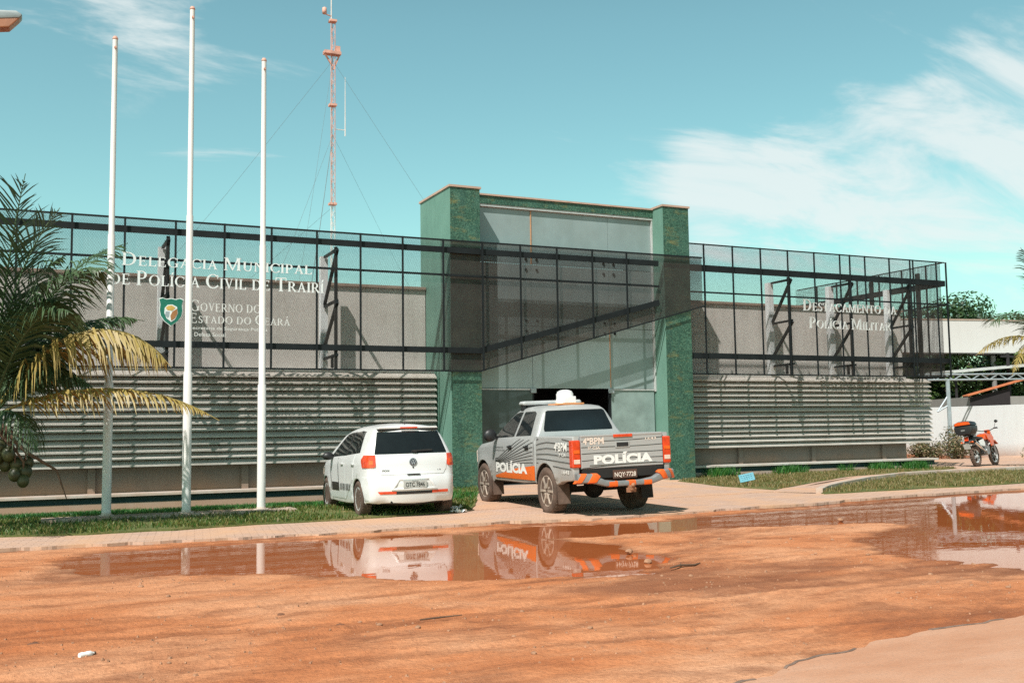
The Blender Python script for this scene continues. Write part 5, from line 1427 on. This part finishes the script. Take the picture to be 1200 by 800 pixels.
fr_ = [([C0, (.2, 17.6, 3.35), (1.35, 17.4, 3.55), (2.0, 17.0, 2.55)], 1.15, 100, *FO, 1.5),
       ([C0, (.1, 17.8, 2.2), (1.5, 17.2, 2.55), (2.72, 16.8, 1.70)], .70, 80, 'frond_olive', 'rachis', .95),
       ([C0, (-.3, 18.4, 3.1), (.4, 18.9, 4.5), (1.55, 19.9, 5.0)], 1.0, 74, *FG, .7),
       ([C0, (-.5, 18.1, 3.2), (-.35, 17.9, 4.6), (-.16, 17.8, 5.65)], 1.25, 46, *FG, .12),
       ([C0, (-.5, 18.0, 3.4), (-.1, 17.7, 4.5), (.35, 17.6, 5.1)], 1.2, 46, *FG, .25),
       ([C0, (-.2, 17.8, 3.1), (.35, 17.5, 4.2), (1.0, 17.3, 4.1)], 1.1, 54, *FG, .8),
       ([C0, (-.3, 18.4, 2.7), (.6, 18.6, 3.7), (1.75, 18.7, 3.45)], .85, 74, *FG, .9),
       ([C0, (-.4, 17.6, 2.7), (.1, 17.0, 3.7), (.55, 16.6, 3.3)], .95, 64, *FG, .9),
       ([C0, (-.4, 18.7, 2.8), (.1, 19.4, 3.9), (.8, 20.2, 3.5)], 1.0, 64, *FG, .8),
       ([C0, (-.2, 18.2, 2.4), (.3, 18.0, 2.9), (.95, 17.8, 2.2)], .75, 58, *FG, 1.1),
       ([C0, (-.3, 17.9, 2.9), (.0, 17.7, 3.6), (.35, 17.5, 3.6)], 1.0, 58, *FG, .7),
       ([C0, (-.2, 18.0, 2.3), (.1, 17.8, 2.7), (.45, 17.6, 2.5)], .95, 52, *FG, .9),
       ([C0, (-.3, 18.6, 2.5), (.0, 18.9, 3.1), (.45, 19.2, 2.9)], .95, 52, *FG, .8),
       ([C0, (-.4, 18.1, 3.0), (-.1, 18.0, 4.1), (.45, 18.0, 4.4)], 1.1, 60, *FG, .5),
       ([C0, (-.3, 17.9, 2.0), (-.1, 17.7, 1.9), (.15, 17.5, 1.2)], .7, 46, *FG, 1.1),
       ([C0, (-.9, 19.2, 3.0), (-.9, 20.4, 4.0), (-.8, 21.4, 3.5)], .9, 50, *FG, .5),
       ([C0, (-1.6, 18.4, 3.2), (-2.6, 18.6, 3.9), (-3.6, 18.7, 3.2)], .9, 50, *FG, .5),
       ([C0, (-1.4, 17.4, 3.2), (-2.2, 16.6, 3.8), (-3.0, 15.9, 3.0)], .9, 50, *FG, .5),
       ([C0, (-1.2, 17.0, 2.9), (-1.2, 15.9, 3.4), (-1.3, 15.0, 2.6)], .9, 50, *FG, .6),
       ([C0, (-1.5, 19.2, 2.6), (-2.3, 20.0, 3.0), (-3.0, 20.6, 2.2)], .9, 46, *FG, .7)]
nuts = [(-.42, 18.05, 1.42, .10), (-.30, 17.95, 1.30, .10), (-.18, 18.05, 1.14, .10), (-.05, 18.0, 1.02, .10), (-.20, 17.95, .98, .095), (-.02, 18.1, 1.16, .09), (-.08, 17.93, .88, .09), (-.34, 18.1, 1.14, .10), (-.46, 18.0, 1.26, .10)]
pt = palm('coconut_palm', (-1.05, 18.35, 0), C0, fr_, 'coconut palm with golden drooping fronds and a nut cluster beside the flagpoles', nuts, 1)
m = MB()
for (x, y, z, r) in nuts: m.tube([Vector(C0) - Vector((-1.05, 18.35, 0)), Vector((x + 1.05, y - 18.35, z + .12)) * 1 + Vector((0, 0, .1)), Vector((x + 1.05, y - 18.35, z + .10))], [.03, .018, .012], 5)
m.tube([Vector(C0) - Vector((-1.05, 18.35, 0)), (1.0, -.3, 1.25), (1.45, -.35, .95), (1.6, -.4, .5)], [.035, .03, .02, .008], 6)
m.build('nut_stalk', 'wood', pt)
C1 = (30.6, 22.3, 3.9)
fr_ = [([C1, (29.6, 22.2, 5.0), (28.7, 22.2, 5.1), (28.1, 22.3, 4.4)], 1.0, 44, *FG, .5),
       ([C1, (29.8, 22.1, 4.2), (29.1, 22.0, 3.9), (28.5, 21.9, 2.9)], .60, 44, *FD, 1.1),
       ([C1, (29.9, 22.6, 4.4), (29.2, 22.9, 4.3), (28.5, 23.2, 3.6)], .62, 40, *FD, .9),
       ([C1, (30.4, 21.9, 4.0), (29.8, 21.5, 3.4), (29.3, 21.2, 2.3)], .6, 40, *FG, 1.0),
       ([C1, (30.6, 22.3, 5.5), (30.2, 22.3, 6.4), (29.7, 22.3, 7.0)], .7, 40, *FG, .3),
       ([C1, (31.4, 22.0, 5.0), (32.4, 21.8, 5.4), (33.4, 21.6, 4.4)], .7, 40, *FG, .5),
       ([C1, (31.2, 23.0, 5.0), (31.8, 23.8, 5.3), (32.4, 24.6, 4.4)], .7, 40, *FG, .5),
       ([C1, (30.8, 21.4, 4.8), (31.0, 20.4, 5.0), (31.2, 19.4, 4.0)], .7, 40, *FG, .5)]
fr_ = [([(x - 1.45, y, z) for x, y, z in f[0]],) + f[1:] for f in fr_]; C1 = (29.15, 22.3, 3.9)
palm('coconut_palm', (30.1, 22.3, 0), C1, fr_, 'coconut palm at the right edge with a hanging brown frond near the white wall', 0, 2)

# ------------------------------------------------------------------ street lamp reaching in at the top left
e = tag(empty('street_lamp', (-2.66, 15.8, -.10)), 'street lamp head on an arm in the top left corner of the sky', 'street lamp')
m = MB(); m.tube([(0, 0, 0), (0, 0, 7.0)], [.10, .07], 12); m.build('post', 'lamp_body', e, smooth=40)
m = MB(); m.tube([(0, 0, 6.9), (.5, -.15, 7.05), (1.7, -.5, 7.2)], .035, 8); m.build('arm', 'lamp_body', e, smooth=40)
m = MB(); m.prism([(1.62, -.03), (2.40, -.03), (2.44, .02), (2.36, .075), (1.9, .11), (1.62, .07)], lambda u, v, d: (u, -.48 - (u - 1.7) * .3 + d, 7.2 + v + (u - 1.6) * .07), -.12, .12); hd = m.build('lamp_head', 'lamp_body', e, bevel=.025, smooth=50)
m = MB(); m.prism([(1.66, -.16), (2.28, -.15), (2.41, -.022), (1.64, -.022)], lambda u, v, d: (u, -.48 - (u - 1.7) * .3 + d, 7.2 + v + (u - 1.6) * .07), -.105, .105); m.build('lens', 'lamp_lens', hd, bevel=.015)

# ------------------------------------------------------------------ neighbours on the right
def wall_line(name, pts, h, th, mat, label, z0=-.1):
    m = MB()
    for a, b in zip(pts[:-1], pts[1:]): m.bar((a[0], a[1], z0 + (h - z0) / 2), (b[0], b[1], z0 + (h - z0) / 2), th, h - z0) 
    return tag(m.build(name, mat, bevel=.01), label, 'wall')
wall_line('boundary_wall', [(39.9, 39.6), (39.45, 36.9), (38.85, 30.9), (38.3, 25.5), (37.7, 19.5)], 2.25, .18, 'white_wall', 'plain white boundary wall behind the motorcycle and bushes')
e = tag(empty('neighbour_canopy', (48, 42, 0)), 'flat canopy with a wide plain white fascia beyond the boundary wall', 'canopy')
dv = Vector((51.3 - 44.5, 39.8 - 42.9, 0)).normalized(); nv = Vector((-dv.y, dv.x, 0)) * -1; nv = -nv if nv.y < 0 else nv
def cp(t, d, z): q = Vector((44.55, 42.9, 0)) + dv * t + nv * d; return (q.x - 48, q.y - 42, z)
m = MB()
m.add([cp(-.2, 0, 5.5), cp(14, 0, 5.22), cp(14, 2.5, 5.22), cp(-.2, 2.5, 5.5), cp(-.2, 0, 7.35), cp(14, 0, 7.0), cp(14, 2.5, 7.0), cp(-.2, 2.5, 7.35)], [(0, 3, 2, 1), (4, 5, 6, 7), (0, 1, 5, 4), (1, 2, 6, 5), (2, 3, 7, 6), (3, 0, 4, 7)])
m.build('fascia', 'fascia', e)
m = MB(); m.add([cp(-.22, -.03, 7.33), cp(14, -.03, 6.98), cp(14, .3, 6.98), cp(-.22, .3, 7.33), cp(-.22, -.03, 7.42), cp(14, -.03, 7.07), cp(14, .3, 7.07), cp(-.22, .3, 7.42)], [(0, 3, 2, 1), (4, 5, 6, 7), (0, 1, 5, 4), (1, 2, 6, 5), (2, 3, 7, 6), (3, 0, 4, 7)]); m.build('flashing', 'coping', e)
for t, d in ((5.5, 1.2), (13, 1.2)):
    m = MB(); a = cp(t, d, 0); m.tube([a, (a[0], a[1], 5.3)], .14, 10); m.build('post', 'grey_wall', e)
# pale steel frame: lattice beam on a braced post
e = tag(empty('steel_frame', (37.6, 33.6, 0)), 'pale steel lattice beam on a braced post behind the white wall', 'frame')
A = Vector((-1.6, .45, 3.43)); B = Vector((3.2, -1.25, 3.43))
m = MB(); m.tube([A, B], .045, 6); m.tube([A + Vector((0, 0, .24)), B + Vector((0, 0, .24))], .045, 6)
for i in range(12):
    a = A.lerp(B, i / 12); b = A.lerp(B, (i + 1) / 12); z = Vector((0, 0, .24))
    m.tube([a + (z if i % 2 else Vector()), b + (Vector() if i % 2 else z)], .025, 5)
m.build('lattice_beam', 'galvanised', e)
m = MB(); m.tube([(-.25, 0, 0), (-.25, 0, 3.43)], .09, 8); m.build('post', 'galvanised', e)
m = MB(); m.tube([(-.75, .2, 2.0), (-.25, 0, 2.75)], .04, 6); m.tube([(-.75, .2, 2.0), (-.25, 0, 2.3)], .04, 6); m.build('brace', 'galvanised', e)
m = MB(); m.tube([(4.0, -1.5, 0), (4.0, -1.5, 3.43)], .09, 8); m.build('post', 'galvanised', e)
# house with an orange tiled roof
e = tag(empty('tiled_house', (45, 37.5, 0)), 'low dark-walled house with an orange tiled roof edge behind the white wall', 'house')
d1 = Vector((45.48 - 42.91, 36.13 - 37.4, 0)).normalized(); d2 = Vector((-d1.y, d1.x, 0)); d2 = d2 if d2.y > 0 else -d2
def hp(t, d, z): q = Vector((42.91, 37.4, 0)) + d1 * t + d2 * d; return (q.x - 45, q.y - 37.5, z)
m = MB(); sl = .27
for dz, mi in ((0, 0),):
    m.add([hp(-.1, -.3, 2.82), hp(5, -.3, 2.82 + 5.1 * sl), hp(5, .4, 2.82 + 5.1 * sl), hp(-.1, .4, 2.82), hp(-.1, -.3, 2.88), hp(5, -.3, 2.88 + 5.1 * sl), hp(5, .4, 2.88 + 5.1 * sl), hp(-.1, .4, 2.88)], [(0, 3, 2, 1), (4, 5, 6, 7), (0, 1, 5, 4), (1, 2, 6, 5), (2, 3, 7, 6), (3, 0, 4, 7)])
    m.add([hp(5, -.3, 2.82 + 5.1 * sl), hp(10, -.3, 2.82), hp(10, .4, 2.82), hp(5, .4, 2.82 + 5.1 * sl), hp(5, -.3, 2.88 + 5.1 * sl), hp(10, -.3, 2.88), hp(10, .4, 2.88), hp(5, .4, 2.88 + 5.1 * sl)], [(0, 3, 2, 1), (4, 5, 6, 7), (0, 1, 5, 4), (1, 2, 6, 5), (2, 3, 7, 6), (3, 0, 4, 7)])
rf = m.build('roof', 'tile_orange', e)
m = MB(); m.add([hp(.25, 0, 0), hp(9.6, 0, 0), hp(9.6, 6.8, 0), hp(.25, 6.8, 0), hp(.25, 0, 2.8), hp(9.6, 0, 2.8), hp(9.6, 6.8, 2.8), hp(.25, 6.8, 2.8)], [(4, 5, 6, 7), (0, 1, 5, 4), (1, 2, 6, 5), (2, 3, 7, 6), (3, 0, 4, 7)])
m.build('wall', 'grey_wall', e)
m = MB(); m.add([hp(.1, -.06, 0), hp(2.1, -.06, 0), hp(2.1, -.02, 0), hp(.1, -.02, 0), hp(.1, -.06, 2.75), hp(2.1, -.06, 3.2), hp(2.1, -.02, 3.2), hp(.1, -.02, 2.75)], [(0, 3, 2, 1), (4, 5, 6, 7), (0, 1, 5, 4), (1, 2, 6, 5), (2, 3, 7, 6), (3, 0, 4, 7)]); m.build('gate', 'dark_wall', e)
# long pale roof edge of a shed, and a pole
e = tag(empty('metal_shed', (46, 40, 0)), 'open shed with a thin pale metal roof edge under the white canopy', 'shed')
m = MB(); m.add([(-2.2, -1.0, 4.1), (8, -6.3, 4.95), (10, -2.6, 5.1), (-.2, 2.7, 4.25), (-2.2, -1.0, 4.2), (8, -6.3, 5.05), (10, -2.6, 5.2), (-.2, 2.7, 4.35)], [(0, 3, 2, 1), (4, 5, 6, 7), (0, 1, 5, 4), (1, 2, 6, 5), (2, 3, 7, 6), (3, 0, 4, 7)]); m.build('roof', 'alu', e)
m = MB()
for q in ((-1.6, -.6, 4.12), (3, -3.0, 4.5), (7.6, -5.4, 4.9)): m.tube([(q[0], q[1], 0), q], .07, 6)
m.build('post', 'dark_wall', e)
e = tag(empty('utility_pole', (47.3, 38.5, 0)), 'thin dark pole standing in front of the trees under the canopy', 'pole')
m = MB(); m.tube([(0, 0, 0), (0, 0, 5.2)], [.10, .08], 8); m.build('post', 'dark_wall', e, smooth=40)
m = MB(); m.box((-.5, -.04, 4.95), (.5, .04, 5.05)); m.build('crossarm', 'dark_wall', e)

# ------------------------------------------------------------------ trees and bushes
def leaves(m, centers, n, size, rnd, flat=.6):
    for c, r in centers:
        for _ in range(n):
            d = Vector((rnd.gauss(0, 1), rnd.gauss(0, 1), rnd.gauss(0, 1))).normalized(); k = r * (rnd.random() ** .35)
            p = Vector(c) + Vector((d.x, d.y, d.z * flat)) * k
            nn = (d + Vector((rnd.uniform(-.8, .8), rnd.uniform(-.8, .8), rnd.uniform(-.2, 1)))).normalized()
            u = nn.orthogonal().normalized(); u = Matrix.Rotation(rnd.uniform(0, 6.28), 3, nn) @ u; v = nn.cross(u)
            s = size * rnd.uniform(.6, 1.3)
            m.add([p - u * s, p - v * s * .45, p + u * s, p + v * s * .45], [(0, 1, 2, 3)])
def tree(base, h, rx, lab, seed, mat='leaf_dark', low=.3, n=230, ncl=36, size=.17):
    rnd = random.Random(seed); e = tag(empty('broadleaf_tree', base), lab, 'tree', 'trees beyond the boundary wall')
    m = MB(); m.tube([(0, 0, 0), (.1, 0, h * .25), (0, .1, h * .5), (.1, 0, h * .8)], [.32, .26, .18, .06], 9)
    for k in range(6):
        a = rnd.uniform(0, 6.28); z = h * rnd.uniform(.25, .5); m.tube([(0, 0, z), (math.cos(a) * rx * .4, math.sin(a) * rx * .4, z + h * .18), (math.cos(a) * rx * .75, math.sin(a) * rx * .75, z + h * .3)], [.13, .08, .03], 6)
    m.build('trunk', 'bark', e, smooth=40)
    cs = []
    for _ in range(ncl):
        a = rnd.uniform(0, 6.28); t = rnd.random(); z = h * (low + (1 - low) * t * .93); rr = rx * math.sqrt(max(.08, 1 - (t * 1.25 - .35) ** 2 * .95)) * rnd.uniform(.35, .92)
        cs.append(((math.cos(a) * rr, math.sin(a) * rr, z), rx * rnd.uniform(.22, .36)))
    m = MB(); leaves(m, cs, n, size, rnd); m.build('crown', mat, e)
tree((60.5, 54.5, 0), 10.6, 6.2, 'tallest dark green tree rising above the white fascia', 11)
tree((66.5, 51.0, 0), 9.3, 5.2, 'dark green tree behind the white canopy at the right edge', 12)
tree((55.0, 58.5, 0), 9.6, 4.8, 'dark green tree seen behind the mesh screen corner', 13)
tree((49.6, 43.9, 0), 6.2, 3.9, 'lighter green bushy tree in the shade under the white canopy', 14, 'leaf_mid', .10, 230, 40, .15)
tree((52.6, 41.2, 0), 6.0, 3.9, 'green tree under the white canopy beside the dark pole', 15, 'leaf_mid', .10, 230, 40, .15)
tree((46.9, 46.0, 0), 6.0, 3.8, 'green tree filling the gap between louvers and steel frame', 16, 'leaf_mid', .10, 230, 40, .15)
tree((71.0, 44.0, 0), 8.2, 4.6, 'dark green tree farthest along behind the tiled house', 17)
def bush(base, r, h, lab, seed, mat='leaf_dry', n=90):
    rnd = random.Random(seed); e = tag(empty('bush', base), lab, 'bush')
    m = MB(); tips = []
    for k in range(26):
        a = rnd.uniform(0, 6.28); rr = r * rnd.uniform(.2, 1); q = Vector((math.cos(a) * rr, math.sin(a) * rr, h * rnd.uniform(.45, 1.1) * (1.1 - .5 * rr / r)))
        m.tube([(q.x * .15, q.y * .15, 0), (q.x * .6, q.y * .6, q.z * .6), q], [.014, .009, .003], 4); tips.append(q)
    m.build('twigs', 'wood', e)
    m = MB(); leaves(m, [(t * f, .26 * r + .06) for t in tips for f in (1, .7, .45)], n // 3, .055, rnd, .9); m.build('foliage', mat, e)
bush((34.2, 30.4, .03), 1.15, 1.15, 'dry grey-green bush by the white wall left of the motorcycle', 21)
bush((33.2, 31.2, .03), .8, .8, 'small dry bush behind the louvers end at the white wall', 22)
bush((36.3, 28.2, .03), .7, .55, 'low weedy bush at the foot of the white wall behind the motorcycle', 23, 'leaf_dry', 60)
bush((36.6, 25.5, .03), .9, .65, 'low brownish bush at the right end of the white wall', 24, 'leaf_dry', 70)
bush((36.2, 23.6, .03), .8, .6, 'brownish weedy bush at the right edge before the white wall', 25, 'leaf_dry', 60)

# ------------------------------------------------------------------ small things on the ground
e = tag(empty('lawn_sign', (15.94, 20.5, .05), (R(-14), R(-10), R(-14)), .82), 'small tilted pale blue notice board on a stake in the right lawn', 'sign')
m = MB(); m.box((-.24, -.012, .13), (.24, .012, .36)); bd = m.build('board', 'cyan_sign', e, bevel=.004)
m = MB(); m.box((-.02, .013, -.06), (.02, .035, .3)); m.build('stake', 'wood', e)
m = MB()
for i in range(3):
    for k in range(5): m.box((-.19 + .075 * k + .01 * i, -.0145, .30 - i * .055), (-.135 + .075 * k, -.0125, .315 - i * .055))
m.build('print', simple('dark_blue', (.03, .12, .2), .5), bd)
def scrap(name, loc, lab, cat, mat, w, seed, rz=0):
    rnd = random.Random(seed); m = MB(); n = 6; vs = []
    for j in range(n + 1):
        for i in range(n + 1):
            vs.append(((i / n - .5) * w + rnd.uniform(-.1, .1) * w / n * 3, (j / n - .5) * w * .7, abs(rnd.gauss(0, 1)) * w * .13))
    m.add(vs, [(j * (n + 1) + i, j * (n + 1) + i + 1, (j + 1) * (n + 1) + i + 1, (j + 1) * (n + 1) + i) for j in range(n) for i in range(n)])
    o = m.build(name, mat); o.location = loc; o.rotation_euler = (0, 0, rz); return tag(o, lab, cat)
scrap('plastic_bag', (7.12, 17.75, .062), 'crumpled white plastic bag on the grass beside the hatchback wheel', 'litter', 'plastic_white', .20, 3)
scrap('paper_scrap', (6.95, 17.15, .045), 'curled strip of white plastic lying nearest the hatchback rear wheel', 'litter', 'plastic_white', .26, 5, .4)
e = tag(empty('plastic_bottle', (.38, 7.68, .022), (0, R(90), R(28)), .62), 'crushed white plastic bottle lying on the dirt in the left foreground', 'bottle')
m = MB(); m.lathe([(0, -.08), (.03, -.08), (.034, -.05), (.028, -.02), (.034, .01), (.033, .05), (.014, .08), (.014, .09)], (0, 0, 0), 'z', 14); m.build('body', 'plastic_white', e, smooth=50)
m = MB(); m.lathe([(.017, .09), (.017, .11), (0, .11)], (0, 0, 0), 'z', 12); m.build('cap', 'wood', e)
m = MB(); m.tube([(-.22, -.05, .02), (-.05, .01, .03), (.12, .0, .025), (.24, .06, .03)], [.008, .012, .01, .005], 6); m.tube([(-.05, .01, .03), (.0, .07, .05)], [.006, .003], 5)
o = m.build('stick', 'wood', smooth=50); o.location = (6.35, 9.3, .005); tag(o, 'broken twig lying on the orange dirt right of the puddle', 'stick')
m = MB(); m.tube([(-.15, .0, .02), (.02, .02, .02), (.2, -.02, .03)], [.006, .008, .004], 6)
o = m.build('stick', 'wood', smooth=50); o.location = (2.95, 7.75, .005); tag(o, 'short pale twig on the dirt at the centre foreground', 'stick')
rnd = random.Random(8)
m = MB()
for i in range(5200):
    x, y = rnd.uniform(-1, 13), rnd.uniform(4.6, 14.6)
    if noise.noise(Vector((x * .6, y * 1.0, 31))) + rnd.uniform(-.35, .35) < .05: continue
    if min(sdf(PUD_A, x, y), sdf(PUD_B, x, y)) < .18: continue
    z = ground_z(x, y); r = rnd.uniform(.004, .013) * (1.5 if rnd.random() < .08 else 1); a = rnd.uniform(0, 6)
    q = [(math.cos(a + k * 1.571) * r * rnd.uniform(.7, 1.2), math.sin(a + k * 1.571) * r * rnd.uniform(.7, 1.2)) for k in range(4)]
    m.add([(x + u, y + v, z - .002) for u, v in q] + [(x + u * .6, y + v * .6, z + r * rnd.uniform(.6, 1.1)) for u, v in q], [(4, 5, 6, 7), (0, 1, 5, 4), (1, 2, 6, 5), (2, 3, 7, 6), (3, 0, 4, 7)])
me = bpy.data.meshes.new('gravel'); me.from_pydata(m.v, [], m.f)
tag(link('gravel', me, 'stone'), 'fine gravel and crumbs of earth strewn over the orange dirt', 'gravel', kind='stuff')
rnd = random.Random(5)
def stone(loc, s, lab):
    m = MB(); m.ball((0, 0, 0), (s, s * .8, s * .6), 9, 6)
    m.v = [(x * rnd.uniform(.8, 1.15), y * rnd.uniform(.8, 1.15), z * rnd.uniform(.8, 1.1)) for x, y, z in m.v]
    o = m.build('stone', 'stone', smooth=45); o.location = loc; o.rotation_euler = (0, 0, rnd.uniform(0, 6)); tag(o, lab, 'stone', 'loose stones on the dirt')
stone((6.55, 10.75, .02), .055, 'rounded stone standing at the tip of the truck reflection puddle')
stone((11.5, 12.55, .015), .06, 'stone on the bar of dirt between the two right puddles')
stone((6.3, 9.95, .0), .06, 'dark stone at the near corner of the left puddle')
for i in range(46):
    while 1:
        x, y = rnd.uniform(.5, 11), rnd.uniform(6.2, 12.8)
        if min(sdf(PUD_A, x, y), sdf(PUD_B, x, y)) > .25: break
    stone((x, y, ground_z(x, y) + .004), rnd.uniform(.012, .032), 'small loose pebble scattered on the orange dirt')
for i, (x, y, s) in enumerate(((.06, 8.24, .06), (1.9, 8.6, .035), (2.2, 7.9, .04))):
    m = MB(); m.ball((0, 0, 0), (s, s * .7, s * .45), 10, 7); m.v = [(a * rnd.uniform(.75, 1.2), b * rnd.uniform(.75, 1.2), c * rnd.uniform(.8, 1.2)) for a, b, c in m.v]
    o = m.build('dirt_clod', simple('wet_earth', (.16, .07, .04), .95), smooth=45); o.location = (x, y, .008); tag(o, ('dark clod of mud at the left edge of the dirt', 'dark clod of mud between bottle and puddle', 'dark clod of mud at the foreground middle')[i], 'clod')
